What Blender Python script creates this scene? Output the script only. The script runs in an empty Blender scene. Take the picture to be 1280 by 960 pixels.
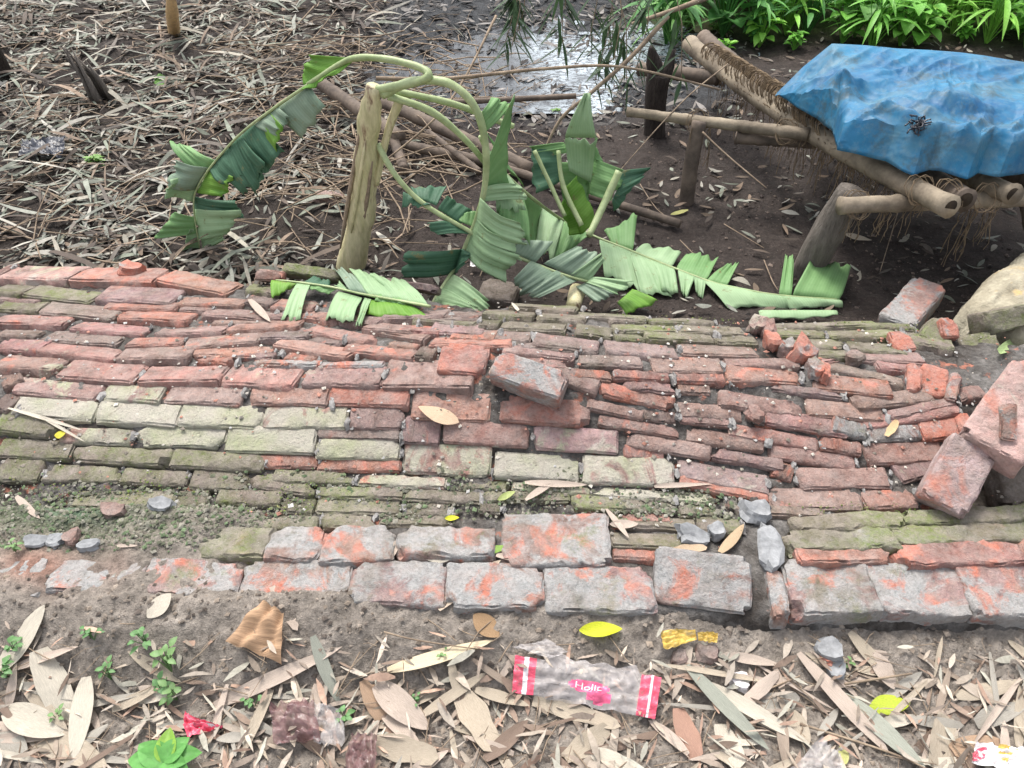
import bpy, math, random
import numpy as np
from mathutils import Vector, Matrix, noise as mnoise
SC = bpy.context.scene
COL = SC.collection
# ---------------------------------------------------------------- camera, sky, sun, exposure
CH, PITCH, FPX = 1.75, math.radians(42), 985.0
cam = bpy.data.objects.new('camera', bpy.data.cameras.new('camera')); COL.objects.link(cam)
cam.location = (0, 0, CH); cam.rotation_euler = (math.pi/2-PITCH, 0, 0)
cam.data.sensor_width = 36; cam.data.lens = FPX/1280*36
cam.data.clip_start = .05; cam.data.clip_end = 500
SC.camera = cam
W = bpy.data.worlds.new('World'); SC.world = W; W.use_nodes = True
wn, wl = W.node_tree.nodes, W.node_tree.links
bg = wn['Background']; sky = wn.new('ShaderNodeTexSky'); sky.sky_type = 'NISHITA'; sky.sun_disc = False
SUN_EL, SUN_ROT = math.radians(62), math.radians(-25)
sky.sun_elevation = SUN_EL; sky.sun_rotation = SUN_ROT; sky.dust_density = 4; sky.air_density = 1.0; sky.ozone_density = 1
hs = wn.new('ShaderNodeHueSaturation'); hs.inputs['Saturation'].default_value = .34
wl.new(sky.outputs[0], hs.inputs['Color']); wl.new(hs.outputs[0], bg.inputs['Color'])
bg.inputs['Strength'].default_value = .15
sl = bpy.data.lights.new('sun', 'SUN'); sl.energy = 1.5; sl.angle = math.radians(16); sl.color = (1, .96, .9)
sun = bpy.data.objects.new('sun', sl); COL.objects.link(sun)
sd = Vector((math.sin(SUN_ROT)*math.cos(SUN_EL), math.cos(SUN_ROT)*math.cos(SUN_EL), math.sin(SUN_EL)))
sun.rotation_euler = sd.to_track_quat('Z', 'Y').to_euler(); sun.location = sd*20
SC.view_settings.view_transform = 'Standard'; SC.view_settings.look = 'None'
SC.view_settings.exposure = 1.1; SC.view_settings.gamma = 1
SC.render.engine = 'CYCLES'

# ---------------------------------------------------------------- view maths (pixels of the photograph, 1280 x 960)
cP, sP = math.cos(PITCH), math.sin(PITCH)
def ray(px, py):
    a, b = (px-640)/FPX, (480-py)/FPX
    return Vector((a, cP+b*sP, -sP+b*cP))
def PZ(px, py, z=0.):
    d = ray(px, py); t = (z-CH)/d.z
    return Vector((0, 0, CH))+d*t
def PY(px, py, Y):
    d = ray(px, py); return Vector((0, 0, CH))+d*(Y/d.y)
def project(x, y, z):
    dep = np.maximum(y*cP-(z-CH)*sP, .05); u = y*sP+(z-CH)*cP
    return 640+FPX*x/dep, 480-FPX*u/dep
def hit(px, py, fn, off=0.):
    d = ray(px, py); o = Vector((0, 0, CH)); t = (.75-CH)/d.z; s = .02
    for k in range(600):
        p = o+d*t
        if p.z < fn(p.x, p.y)+off: break
        t += s
    lo, hi = t-s, t
    for k in range(9):
        m = (lo+hi)/2; p = o+d*m
        if p.z < fn(p.x, p.y)+off: hi = m
        else: lo = m
    return o+d*hi
# ---------------------------------------------------------------- numpy noise
_rs = np.random.RandomState(7); _P = _rs.permutation(256); _P = np.concatenate([_P, _P]); _G = _rs.rand(256)*2*np.pi
def pn(x, y, seed=0):
    x = np.asarray(x, float)+seed*17.31; y = np.asarray(y, float)+seed*9.77
    xi = np.floor(x).astype(int); yi = np.floor(y).astype(int); xf = x-xi; yf = y-yi
    u = xf*xf*xf*(xf*(xf*6-15)+10); v = yf*yf*yf*(yf*(yf*6-15)+10)
    def g(i, j, dx, dy):
        a = _G[_P[(_P[i & 255]+j) & 255]]; return np.cos(a)*dx+np.sin(a)*dy
    n00 = g(xi, yi, xf, yf); n10 = g(xi+1, yi, xf-1, yf); n01 = g(xi, yi+1, xf, yf-1); n11 = g(xi+1, yi+1, xf-1, yf-1)
    return ((n00*(1-u)+n10*u)*(1-v)+(n01*(1-u)+n11*u)*v)*1.5
def fbm(x, y, o=4, seed=0):
    r = 0; a = 1.; f = 1.
    for k in range(o): r = r+a*pn(np.asarray(x)*f, np.asarray(y)*f, seed+k); a *= .5; f *= 2.03
    return r
def sst(a, b, x):
    t = np.clip((np.asarray(x, float)-a)/(b-a), 0, 1); return t*t*(3-2*t)
# ---------------------------------------------------------------- surfaces
WY = [.90, 1.00, 1.03, 1.166, 1.327, 1.44, 1.61, 1.712, 1.936, 2.10, 2.5, 3.0]
WZ = [.00, .08, .10, .115, .10, .13, .265, .30, .265, .21, .14, .10]
def hz(x, y):
    b = np.interp(y, WY, WZ)*.5+.25*np.interp(np.asarray(y)-.03, WY, WZ)+.25*np.interp(np.asarray(y)+.03, WY, WZ)
    amp = .55+.45*np.exp(-((np.asarray(x)-.1)/.75)**2)
    return np.where(b > .1, .1+(b-.1)*amp, b)
BEX = [-400, 0, 200, 300, 350, 430, 520, 600, 640, 760, 900, 1110, 1200, 1280, 1700]
BEY = [326, 326, 330, 346, 345, 345, 362, 378, 372, 388, 398, 402, 410, 420, 430]
def back_edge(px): return np.interp(px, BEX, BEY)
def on_wall(x, y):
    px, py = project(x, y, hz(x, y)); return (py > back_edge(px)+3) & (y > 1.03)
def ground_z(x, y):
    x = np.asarray(x, float); y = np.asarray(y, float)
    px, py = project(x, y, 0.05)
    z = .02*fbm(x*1.3, y*1.3, 3, 1)+.008*fbm(x*9, y*9, 3, 5)+.005*fbm(x*30, y*30, 3, 6)
    near = 1-sst(1.3, 2.2, y)
    z = z*(1-near*.6)+near*(.009*fbm(x*22, y*22, 4, 9)+.008*np.maximum(0, fbm(x*45, y*45, 2, 3)))
    # earth banked up against the footing
    lw = 1-sst(-.50, -.22, x)                       # 1 at the left
    rt = sst(.25, .6, x)
    bank = sst(.82, 1.05, y)*(.097-.052*rt)*(1-lw)+lw*sst(.80, 1.05, y)*(.124+.014*fbm(x*5, y*5, 2, 13))
    inside = 1-sst(1.06, 1.12, y)
    midl = (1-sst(-.78, -.38, x))*(1-sst(1.30, 1.46, y))   # soil spread over the foot of the wall on the left
    z = z+bank*np.maximum(inside, midl*.97)
    # hollow that holds the water
    wx = (px-725)/290.; wy = (py-74)/70.
    hol = np.exp(-(np.clip(wx*wx+wy*wy, 0, 9))**1.5)
    z = z-hol*.060*(y > 3)+(y > 3)*sst(0, .5, hol)*.010*fbm(x*14, y*14, 3, 20)
    # heap of soil behind the tarp frame
    z = z+.12*np.exp(-(((x-1.35)/.5)**2+((y-4.4)/.45)**2))
    z = np.where(y > 9, z+sst(9, 40, y)*1.2, z)
    return z
def surf(x, y): return float(max(ground_z(x, y), hz(x, y) if on_wall(x, y) else -1))
def gz(x, y): return float(ground_z(x, y))
def hzs(x, y): return float(hz(x, y))
# ---------------------------------------------------------------- materials
def nodes(name):
    m = bpy.data.materials.new(name); m.use_nodes = True
    nt = m.node_tree; return m, nt, nt.nodes['Principled BSDF']
class NT:
    def __init__(s, nt): s.nt = nt
    def n(s, t, **k):
        x = s.nt.nodes.new(t)
        for a, b in k.items(): setattr(x, a, b)
        return x
    def l(s, a, b): s.nt.links.new(a, b)
    def noise(s, vec, scale, detail=4, rough=.6, dist=0):
        x = s.n('ShaderNodeTexNoise'); x.inputs['Scale'].default_value = scale; x.inputs['Detail'].default_value = detail
        x.inputs['Roughness'].default_value = rough; x.inputs['Distortion'].default_value = dist
        if vec: s.l(vec, x.inputs['Vector'])
        return x.outputs['Fac']
    def ramp(s, fac, a, b, ca=(0, 0, 0, 1), cb=(1, 1, 1, 1)):
        x = s.n('ShaderNodeValToRGB'); e = x.color_ramp.elements; e[0].position = a; e[1].position = b; e[0].color = ca; e[1].color = cb
        s.l(fac, x.inputs[0]); return x.outputs['Color']
    def mix(s, f, a, b, bt='MIX'):
        x = s.n('ShaderNodeMixRGB', blend_type=bt)
        for i, v in zip((0, 1, 2), (f, a, b)):
            if hasattr(v, 'is_output'): s.l(v, x.inputs[i])
            elif i == 0: x.inputs[0].default_value = v
            else: x.inputs[i].default_value = tuple(v)+(1,)*(4-len(v))
        return x.outputs[0]
    def math(s, op, a, b=0.):
        x = s.n('ShaderNodeMath', operation=op)
        for i, v in zip((0, 1), (a, b)):
            if hasattr(v, 'is_output'): s.l(v, x.inputs[i])
            else: x.inputs[i].default_value = v
        return x.outputs[0]
    def bump(s, h, st, d=.01, prev=None):
        x = s.n('ShaderNodeBump'); x.inputs['Strength'].default_value = st; x.inputs['Distance'].default_value = d
        s.l(h, x.inputs['Height'])
        if prev: s.l(prev, x.inputs['Normal'])
        return x.outputs[0]
def g4(v): return tuple(v)+(1,)
def mk_brick(name, orange=.2, mortar=0., lime=0., moss=0., dirt=.25, limecol=(.43, .415, .345)):
    m, nt, b = nodes(name); N = NT(nt)
    geo = N.n('ShaderNodeNewGeometry').outputs['Position']
    tc = N.n('ShaderNodeTexCoord').outputs['Object']; oi = N.n('ShaderNodeObjectInfo')
    off = N.n('ShaderNodeVectorMath', operation='ADD'); N.l(tc, off.inputs[0])
    cmb = N.n('ShaderNodeCombineXYZ')
    for i in range(3): N.l(N.math('MULTIPLY', oi.outputs['Random'], 31.+17*i), cmb.inputs[i])
    N.l(cmb.outputs[0], off.inputs[1]); v = off.outputs[0]
    mid = N.noise(v, 14, 5, .65); fine = N.noise(v, 90, 4, .7); big = N.noise(v, 6, 3, .6)
    c = N.mix(N.ramp(mid, .3, .72), oi.outputs['Color'], (.12, .085, .075))
    c = N.mix(N.math('MULTIPLY', N.ramp(fine, .35, .75), .45), c, (.42, .27, .22))
    c = N.mix(.35, c, N.ramp(fine, .25, .8, (.35, .33, .32, 1), (1.5, 1.45, 1.4, 1)), 'MULTIPLY')
    if orange: c = N.mix(N.ramp(N.noise(v, 11, 5, .6, .6), .64-orange*.35, .74-orange*.33), c, N.mix(N.ramp(fine, .3, .7), (.40, .125, .085), (.50, .22, .155)))
    if lime:
        k = N.ramp(N.noise(v, 9, 6, .68, .8), .68-lime*.42, .76-lime*.42)
        lc = N.mix(N.ramp(big, .42, .62), limecol, (.35, .37, .24))
        lc = N.mix(.5, lc, N.ramp(fine, .3, .75, (.6, .6, .58, 1), (1.25, 1.25, 1.2, 1)), 'MULTIPLY')
        c = N.mix(N.math('MULTIPLY', k, .92), c, lc)
    if mortar:
        k = N.ramp(N.noise(v, 8, 6, .7, .5), .68-mortar*.42, .76-mortar*.42)
        c = N.mix(k, c, N.mix(N.ramp(fine, .3, .7), (.20, .20, .195), (.40, .40, .39)))
    if dirt:
        k = N.ramp(N.noise(geo, 5, 6, .72), .72-dirt*.45, .88-dirt*.42)
        c = N.mix(N.math('MULTIPLY', k, .75), c, N.mix(fine, (.07, .062, .05), (.20, .18, .14)))
    if moss:
        k = N.ramp(N.noise(geo, 7, 7, .75), .70-moss*.5, .80-moss*.45)
        mc = N.mix(N.ramp(N.noise(geo, 4, 4, .6), .45, .62), (.13, .12, .075), (.14, .195, .038))
        mc = N.mix(N.ramp(fine, .35, .75), mc, (.20, .185, .14))
        c = N.mix(N.math('MULTIPLY', k, .9), c, mc)
    c = N.mix(N.math('MULTIPLY', N.ramp(N.noise(geo, 22, 6, .75), .38, .68), .48), c, (.42, .36, .33))
    c = N.mix(N.math('MULTIPLY', N.ramp(N.noise(v, 45, 6, .75), .55, .66), .5), c, (.13, .105, .095))
    sp = N.ramp(N.noise(geo, 260, 1, .5), .76, .80)
    c = N.mix(N.math('MULTIPLY', sp, .5), c, (.6, .58, .52))
    N.l(c, b.inputs['Base Color']); b.inputs['Roughness'].default_value = .95; b.inputs['Specular IOR Level'].default_value = .15
    h = N.bump(mid, .6, .012); h = N.bump(N.noise(v, 45, 6, .8), .7, .006, h); h = N.bump(fine, .9, .004, h); h = N.bump(N.noise(v, 300, 2, .6), .4, .0015, h)
    N.l(h, b.inputs['Normal'])
    return m
def mk_simple(name, ca, cb, scale=20, rough=.9, stretch=(1, 1, 1), bump=.4, bd=.004, spec=.2, use_obj=False, attr=None, coord='Object', extra=None, transl=0):
    m, nt, b = nodes(name); N = NT(nt)
    tc = N.n('ShaderNodeTexCoord').outputs[coord]
    mp = N.n('ShaderNodeMapping'); mp.inputs['Scale'].default_value = stretch; N.l(tc, mp.inputs[0]); v = mp.outputs[0]
    f = N.noise(v, scale, 5, .65); f2 = N.noise(v, scale*5, 3, .6)
    if use_obj:
        oc = N.n('ShaderNodeObjectInfo').outputs['Color']
        c = N.mix(1, oc, N.ramp(f, .25, .75, g4(ca), g4(cb)), 'MULTIPLY')
    elif attr:
        at = N.n('ShaderNodeAttribute', attribute_name=attr).outputs['Color']
        c = N.mix(1, at, N.ramp(f, .25, .75, g4(ca), g4(cb)), 'MULTIPLY')
    else: c = N.ramp(f, .3, .7, g4(ca), g4(cb))
    c = N.mix(.4, c, N.ramp(f2, .3, .7, (.6, .6, .6, 1), (1.3, 1.3, 1.3, 1)), 'MULTIPLY')
    if extra: c = N.mix(N.ramp(N.noise(v, extra[1], 5, .7), extra[2], extra[2]+.08), c, extra[0])
    N.l(c, b.inputs['Base Color']); b.inputs['Roughness'].default_value = rough; b.inputs['Specular IOR Level'].default_value = spec
    if bump: N.l(N.bump(f2, bump, bd, N.bump(f, bump, bd*2)), b.inputs['Normal'])
    if transl:
        tr = N.n('ShaderNodeBsdfTranslucent'); N.l(c, tr.inputs['Color']); ms = N.n('ShaderNodeMixShader'); ms.inputs[0].default_value = transl
        N.l(b.outputs[0], ms.inputs[1]); N.l(tr.outputs[0], ms.inputs[2]); N.l(ms.outputs[0], nt.nodes['Material Output'].inputs[0])
    return m
MB_ = {
 'Z': mk_brick('brick_clean_pink', .25, 0, .15, 0, 0, (.45, .42, .38)),
 'R': mk_brick('brick_red', .35, 0, 0, 0, .12), 'P': mk_brick('brick_pink', .12, 0, .12, 0, .15), 'Q': mk_brick('brick_pale_pink', .1, 0, .38, 0, .1, (.48, .42, .38)),
 'M': mk_brick('brick_sooty', .05, .05, 0, .1, .5), 'G': mk_brick('brick_mossy', .0, 0, .15, .62, .95), 'L': mk_brick('brick_bright_moss', .05, 0, .05, .85, .6),
 'W': mk_brick('brick_lime', .05, 0, 1.05, 0, .2), 'X': mk_brick('brick_half_lime', .15, 0, .62, .1, .35), 'C': mk_brick('brick_mortar', .46, .56, 0, .28, .45),
 'O': mk_brick('brick_broken', 1.1, .25, 0, 0, .05), 'D': mk_brick('brick_dark', 0, .1, 0, 0, 1.2), 'T': mk_brick('brick_mortar_teal', .1, .5, .3, .85, .3)}
BC = {'Z': (.50, .35, .30), 'R': (.34, .145, .11), 'P': (.31, .175, .15), 'Q': (.36, .24, .21), 'M': (.22, .16, .145), 'G': (.19, .165, .115), 'L': (.19, .17, .09), 'W': (.31, .24, .18),
      'X': (.29, .17, .135), 'C': (.30, .19, .17), 'O': (.44, .18, .12), 'D': (.08, .06, .055), 'T': (.3, .26, .2)}
def mk_ground():
    m, nt, b = nodes('soil'); N = NT(nt)
    geo = N.n('ShaderNodeNewGeometry').outputs['Position']; at = N.n('ShaderNodeAttribute', attribute_name='Col').outputs['Color']
    f1 = N.noise(geo, 12, 6, .7); f2 = N.noise(geo, 70, 5, .7); f3 = N.noise(geo, 300, 2, .6)
    c = N.mix(1, at, N.ramp(f1, .3, .72, (.62, .6, .58, 1), (1.32, 1.3, 1.28, 1)), 'MULTIPLY')
    c = N.mix(1, c, N.ramp(f2, .28, .72, (.55, .55, .55, 1), (1.4, 1.4, 1.4, 1)), 'MULTIPLY')
    c = N.mix(N.math('MULTIPLY', N.ramp(N.noise(geo, 190, 2, .5), .70, .76), .4), c, (.5, .47, .42))
    N.l(c, b.inputs['Base Color']); b.inputs['Roughness'].default_value = .9; b.inputs['Specular IOR Level'].default_value = .25
    h = N.bump(f1, .5, .03); h = N.bump(f2, .9, .010, h); h = N.bump(f3, .6, .003, h); N.l(h, b.inputs['Normal']); return m
M_SOIL = mk_ground()
def mk_bed():
    m, nt, b = nodes('mortar_and_dirt'); N = NT(nt)
    geo = N.n('ShaderNodeNewGeometry').outputs['Position']
    f1 = N.noise(geo, 9, 6, .7); f2 = N.noise(geo, 60, 5, .7)
    c = N.mix(N.ramp(f1, .4, .6), (.045, .037, .031), (.15, .14, .13))
    c = N.mix(N.ramp(N.noise(geo, 14, 4, .6), .60, .66), c, (.30, .12, .08))
    c = N.mix(1, c, N.ramp(f2, .3, .7, (.5, .5, .5, 1), (1.4, 1.4, 1.4, 1)), 'MULTIPLY')
    N.l(c, b.inputs['Base Color']); b.inputs['Roughness'].default_value = .95
    h = N.bump(f1, .5, .03); h = N.bump(f2, .9, .010, h); N.l(h, b.inputs['Normal']); return m
M_BED = mk_bed()
M_MORTAR = mk_simple('mortar_chunk', (.17, .175, .18), (.34, .345, .35), 14, .95, bump=.6)
M_PLASTER = mk_simple('rough_plaster', (.24, .21, .15), (.46, .42, .32), 9, .95, bump=.8, bd=.008, extra=((.50, .36, .17), 5, .62))
M_LEAF = mk_simple('dry_leaf', (.48, .46, .43), (1.32, 1.29, 1.25), 12, .75, (1, 16, 1), .35, .002, .25, use_obj=True, transl=.12)
M_LIT = mk_simple('dry_litter', (.72, .7, .68), (1.25, 1.22, 1.2), 30, .75, (1, 1, 1), .2, .002, .3, attr='Col')
M_GREENS = mk_simple('green_leaf', (.7, .75, .6), (1.25, 1.2, 1.2), 18, .5, bump=.25, bd=.003, spec=.4, use_obj=True, transl=.3)
M_BAMBOO = mk_simple('bamboo', (.11, .088, .066), (.36, .30, .22), 7, .75, (1, 1, 1), .6, .004, .2)
M_BAMBOO_DARK = mk_simple('weathered_bamboo', (.075, .06, .05), (.20, .155, .12), 9, .75, (1, 1, 1), .4, .004, .2)
M_WOOD = mk_simple('grey_wood', (.09, .078, .068), (.20, .175, .15), 12, .9, (3, 3, .6), .8, .008, .2)
M_CHAR = mk_simple('dark_stump', (.03, .024, .022), (.085, .068, .058), 14, .9, (3, 3, .5), .9, .01, .2)
M_FIBRE = mk_simple('fibre', (.10, .075, .05), (.30, .22, .14), 25, .9, bump=0)
M_TWIG = mk_simple('twig', (.15, .11, .08), (.36, .28, .2), 20, .85, bump=.2)
M_STEM = mk_simple('banana_stem', (.36, .34, .17), (.70, .62, .40), 6, .5, (4, 4, .8), .3, .004, .35, extra=((.17, .10, .06), 3, .56))
M_BORE_SHADE = mk_simple('hollow', (.02, .015, .012), (.06, .045, .03), 20, 1, bump=0)  # near-black colour, painted shade for the open pole ends
def mk_banana(name, c1, c2, c3, attr='Col'):
    m, nt, b = nodes(name); N = NT(nt)
    uv = N.n('ShaderNodeUVMap').outputs[0]; sep = N.n('ShaderNodeSeparateXYZ'); N.l(uv, sep.inputs[0])
    wob = N.noise(uv, 3, 2, .5)
    wv = N.math('SINE', N.math('MULTIPLY', N.math('ADD', sep.outputs[0], N.math('MULTIPLY', wob, .01)), 620.))
    geo = N.n('ShaderNodeNewGeometry').outputs['Position']
    f = N.noise(geo, 9, 4, .6)
    c = N.mix(N.ramp(f, .3, .7), c1, c2); c = N.mix(N.math('MULTIPLY', N.ramp(wv, .2, .9), .22), c, c3)
    c = N.mix(N.ramp(N.noise(geo, 20, 6, .75), .60, .70), c, (.20, .17, .07))
    N.l(c, b.inputs['Base Color']); b.inputs['Roughness'].default_value = .58; b.inputs['Specular IOR Level'].default_value = .3
    N.l(N.bump(wv, .12, .001, N.bump(f, .4, .01)), b.inputs['Normal'])
    tr = N.n('ShaderNodeBsdfTranslucent'); N.l(c, tr.inputs['Color']); ms = N.n('ShaderNodeMixShader'); ms.inputs[0].default_value = .2
    N.l(b.outputs[0], ms.inputs[1]); N.l(tr.outputs[0], ms.inputs[2]); N.l(ms.outputs[0], nt.nodes['Material Output'].inputs[0]); return m
M_BAN = mk_banana('banana_green', (.14, .28, .10), (.21, .37, .15), (.29, .44, .21))
M_BAND = mk_banana('banana_dark', (.04, .11, .06), (.075, .17, .10), (.13, .23, .15))
M_BANP = mk_banana('banana_pale', (.26, .40, .21), (.35, .49, .28), (.42, .55, .34))
M_BANG = mk_banana('banana_grey', (.18, .26, .18), (.28, .36, .26), (.34, .42, .32))
M_BANL = mk_banana('banana_lime', (.10, .25, .025), (.19, .36, .06), (.28, .44, .12))
M_PET = mk_simple('petiole', (.22, .29, .12), (.42, .48, .26), 8, .5, (1, 1, 1), .2, .002, .4)
def mk_tarp():
    m, nt, b = nodes('blue_tarpaulin'); N = NT(nt)
    geo = N.n('ShaderNodeNewGeometry').outputs['Position']
    f = N.noise(geo, 5, 6, .65); f2 = N.noise(geo, 30, 6, .75)
    c = N.mix(N.ramp(f, .35, .65), (.005, .080, .19), (.018, .16, .29))
    c = N.mix(N.ramp(N.noise(geo, 3.2, 7, .72), .48, .72), c, (.085, .18, .225))
    c = N.mix(N.math('MULTIPLY', N.ramp(f2, .50, .75), .5), c, (.15, .22, .25)); c = N.mix(N.math('MULTIPLY', N.ramp(N.noise(geo, 7, 7, .8), .52, .64), .75), c, (.045, .075, .085))
    N.l(c, b.inputs['Base Color']); b.inputs['Roughness'].default_value = .55; b.inputs['Specular IOR Level'].default_value = .35
    h = N.bump(f2, .12, .006, N.bump(N.noise(geo, 9, 2, .45, 1.0), .35, .03)); N.l(h, b.inputs['Normal']); return m
M_TARP = mk_tarp()
def mk_water():
    m, nt, b = nodes('water'); N = NT(nt)
    geo = N.n('ShaderNodeNewGeometry').outputs['Position']
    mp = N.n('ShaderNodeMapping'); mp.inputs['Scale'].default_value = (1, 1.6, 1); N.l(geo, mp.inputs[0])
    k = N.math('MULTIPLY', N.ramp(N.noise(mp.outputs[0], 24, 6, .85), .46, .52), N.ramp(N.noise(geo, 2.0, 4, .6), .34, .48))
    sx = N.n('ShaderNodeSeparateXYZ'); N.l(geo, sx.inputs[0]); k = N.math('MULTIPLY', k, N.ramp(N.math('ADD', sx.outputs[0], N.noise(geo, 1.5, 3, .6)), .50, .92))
    N.l(N.mix(k, (.03, .033, .036), (.40, .46, .50)), b.inputs['Base Color']); b.inputs['Roughness'].default_value = .16; b.inputs['IOR'].default_value = 1.33; b.inputs['Specular IOR Level'].default_value = .9  # pale patches: white sky reflections painted into the water's base colour
    N.l(N.bump(N.noise(geo, 28, 3, .6), .35, .02), b.inputs['Normal']); return m
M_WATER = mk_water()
def mk_plain(name, col, rough=.5, alpha=1., spec=.5, tr=0):
    m, nt, b = nodes(name); N = NT(nt)
    geo = N.n('ShaderNodeNewGeometry').outputs['Position']
    f = N.noise(geo, 60, 4, .6)
    c = N.mix(1, col, N.ramp(f, .3, .7, (.75, .75, .75, 1), (1.15, 1.15, 1.15, 1)), 'MULTIPLY')
    c = N.mix(N.math('MULTIPLY', N.ramp(N.noise(geo, 35, 5, .7), .55, .7), .5), c, (.25, .21, .17))
    N.l(c, b.inputs['Base Color']); b.inputs['Roughness'].default_value = rough; b.inputs['Alpha'].default_value = alpha
    b.inputs['Specular IOR Level'].default_value = spec; b.inputs['Transmission Weight'].default_value = tr
    N.l(N.bump(N.noise(geo, 40, 3, .5, 1), .6, .01), b.inputs['Normal']); return m
M_WRED = mk_plain('wrapper_red', (.70, .09, .15), .35); M_WWHITE = mk_plain('wrapper_white', (.78, .74, .74), .4)
M_WCLEAR = mk_plain('wrapper_clear', (.60, .56, .55), .3, .42); M_WGOLD = mk_plain('wrapper_gold', (.62, .42, .09), .35)
M_WPURPLE = mk_plain('plastic_purple', (.22, .12, .12), .3, .7); M_WBLACK = mk_plain('plastic_black', (.025, .03, .045), .35)
M_WPINK = mk_plain('wrapper_pink', (.74, .12, .24), .35)
# ---------------------------------------------------------------- mesh helpers
class MB:
    def __init__(s): s.v = []; s.f = []; s.uv = []; s.mi = []
    def tube(s, pts, rad, n=8, cap=True, mi=0, rnd=0):
        pts = [Vector(p) for p in pts]; base = len(s.v); k = len(pts)
        if not hasattr(rad, '__len__'): rad = [rad]*k
        t0 = (pts[1]-pts[0]).normalized(); up = Vector((0, 0, 1)) if abs(t0.z) < .9 else Vector((0, 1, 0)); a = t0.cross(up).normalized()
        for i, p in enumerate(pts):
            t = (pts[min(i+1, k-1)]-pts[max(i-1, 0)]).normalized(); a = (a-t*a.dot(t)).normalized(); b = t.cross(a)
            for j in range(n):
                w = 2*math.pi*j/n; r = rad[i]*(1+(random.uniform(-rnd, rnd) if rnd else 0)); s.v.append(p+a*math.cos(w)*r+b*math.sin(w)*r)
        for i in range(k-1):
            for j in range(n):
                q = (j+1) % n; s.f.append((base+i*n+j, base+i*n+q, base+(i+1)*n+q, base+(i+1)*n+j)); s.mi.append(mi)
        if cap: s.f.append(tuple(base+j for j in range(n))[::-1]); s.f.append(tuple(base+(k-1)*n+j for j in range(n))); s.mi += [mi, mi]
    def grid(s, fn, nu, nv, mi=0):
        base = len(s.v)
        for i in range(nu+1):
            for j in range(nv+1): s.v.append(fn(i/nu, j/nv))
        for i in range(nu):
            for j in range(nv):
                a = base+i*(nv+1)+j; s.f.append((a, a+nv+1, a+nv+2, a+1)); s.mi.append(mi)
    def build(s, name, mats, parent=None, smooth=True, sharp=None):
        me = bpy.data.meshes.new(name); me.from_pydata([tuple(v) for v in s.v], [], s.f); me.update()
        if not isinstance(mats, (list, tuple)): mats = [mats]
        for m in mats: me.materials.append(m)
        if len(mats) > 1: me.polygons.foreach_set('material_index', s.mi)
        if smooth: me.shade_smooth()
        if sharp: me.set_sharp_from_angle(angle=math.radians(sharp))
        o = bpy.data.objects.new(name, me); COL.objects.link(o); o.parent = parent; return o
def tag(o, label=None, cat=None, group=None, kind=None):
    if label: o['label'] = label
    if cat: o['category'] = cat
    if group: o['group'] = group
    if kind: o['kind'] = kind
    return o
def empty(name, loc=(0, 0, 0), label=None, cat=None, group=None):
    o = bpy.data.objects.new(name, None); COL.objects.link(o); o.location = loc; o.empty_display_size = .05; tag(o, label, cat, group)
    EM[o.name] = Vector(loc); return o
EM = {}
def fix_parent(o):          # geometry is authored in world space: keep it there under an Empty that stands at the thing's base
    o.matrix_parent_inverse = Matrix.Translation(-EM[o.parent.name]); return o
def colattr(me, cols):
    ca = me.color_attributes.new('Col', 'FLOAT_COLOR', 'POINT'); a = np.ones((len(me.vertices), 4), np.float32); a[:, :3] = cols; ca.data.foreach_set('color', a.ravel())
# ================================================================ SETTING
def axis(a, lims):      # lims: list of (upto, step)
    out = [a]; x = a
    for up, st in lims:
        n = max(1, round((up-x)/st)); out += list(np.linspace(x, up, n+1)[1:]); x = up
    return np.array(out)
gx = axis(-70, [(-20, 6), (-6, 1.2), (-3, .12), (-1.3, .03), (1.3, .0085), (3, .03), (6, .12), (20, 1.2), (70, 6)])
gy = axis(-20, [(-2, 3), (.4, .3), (1.5, .0085), (3, .022), (5.6, .03), (9, .12), (20, 1), (90, 6)])
X, Y = np.meshgrid(gx, gy); Z = ground_z(X, Y)
def ground_col(x, y):
    px, py = project(x, y, .03)
    n = fbm(x*2.2, y*2.2, 3, 31)*.5
    clay = np.array([.245, .218, .19]); hum = np.array([.043, .034, .030]); lef = np.array([.032, .025, .021]); far = np.array([.05, .065, .022]); gr = np.array([.13, .14, .095]); mudd = np.array([.045, .048, .052])
    c = np.ones(x.shape+(3,))*clay
    def bl(c, col, m): m = np.clip(m, 0, 1)[..., None]; return c*(1-m)+col*m
    k = (1-sst(1.35, 1.7, y+n*.1)); back = 1-k
    c = bl(c, hum, back)
    c = bl(c, lef, back*(1-sst(380, 560, px+n*120)))
    c = bl(c, mudd, (y > 3)*(sst(160, 110, py+n*20))*sst(430, 520, px+n*60)*sst(940, 900, px))
    c = bl(c, far, sst(5.0, 5.5, y+n*.3)*sst(760, 840, px))
    g = np.exp(-((px-120)/150)**2-((py-655)/42)**2)+.8*np.exp(-((px-40)/60)**2-((py-640)/30)**2)
    c = bl(c, gr, g*.95*k*(1+n)); c = bl(c, np.array([.09, .17, .11]), .6*np.exp(-((px-110)/60)**2-((py-662)/20)**2)*k)
    c = bl(c, np.array([.26, .12, .085]), .7*k*np.exp(-((py-735)/26)**2)*(np.exp(-((px-60)/55)**2)+np.exp(-((px-190)/40)**2))*sst(-.15, .25, n+.05))
    return c
ny, nx = X.shape
me = bpy.data.meshes.new('ground'); idx = np.arange(nx*ny).reshape(ny, nx)
f = np.stack([idx[:-1, :-1], idx[:-1, 1:], idx[1:, 1:], idx[1:, :-1]], -1).reshape(-1, 4)
me.vertices.add(nx*ny); me.vertices.foreach_set('co', np.stack([X, Y, Z], -1).ravel())
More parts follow.
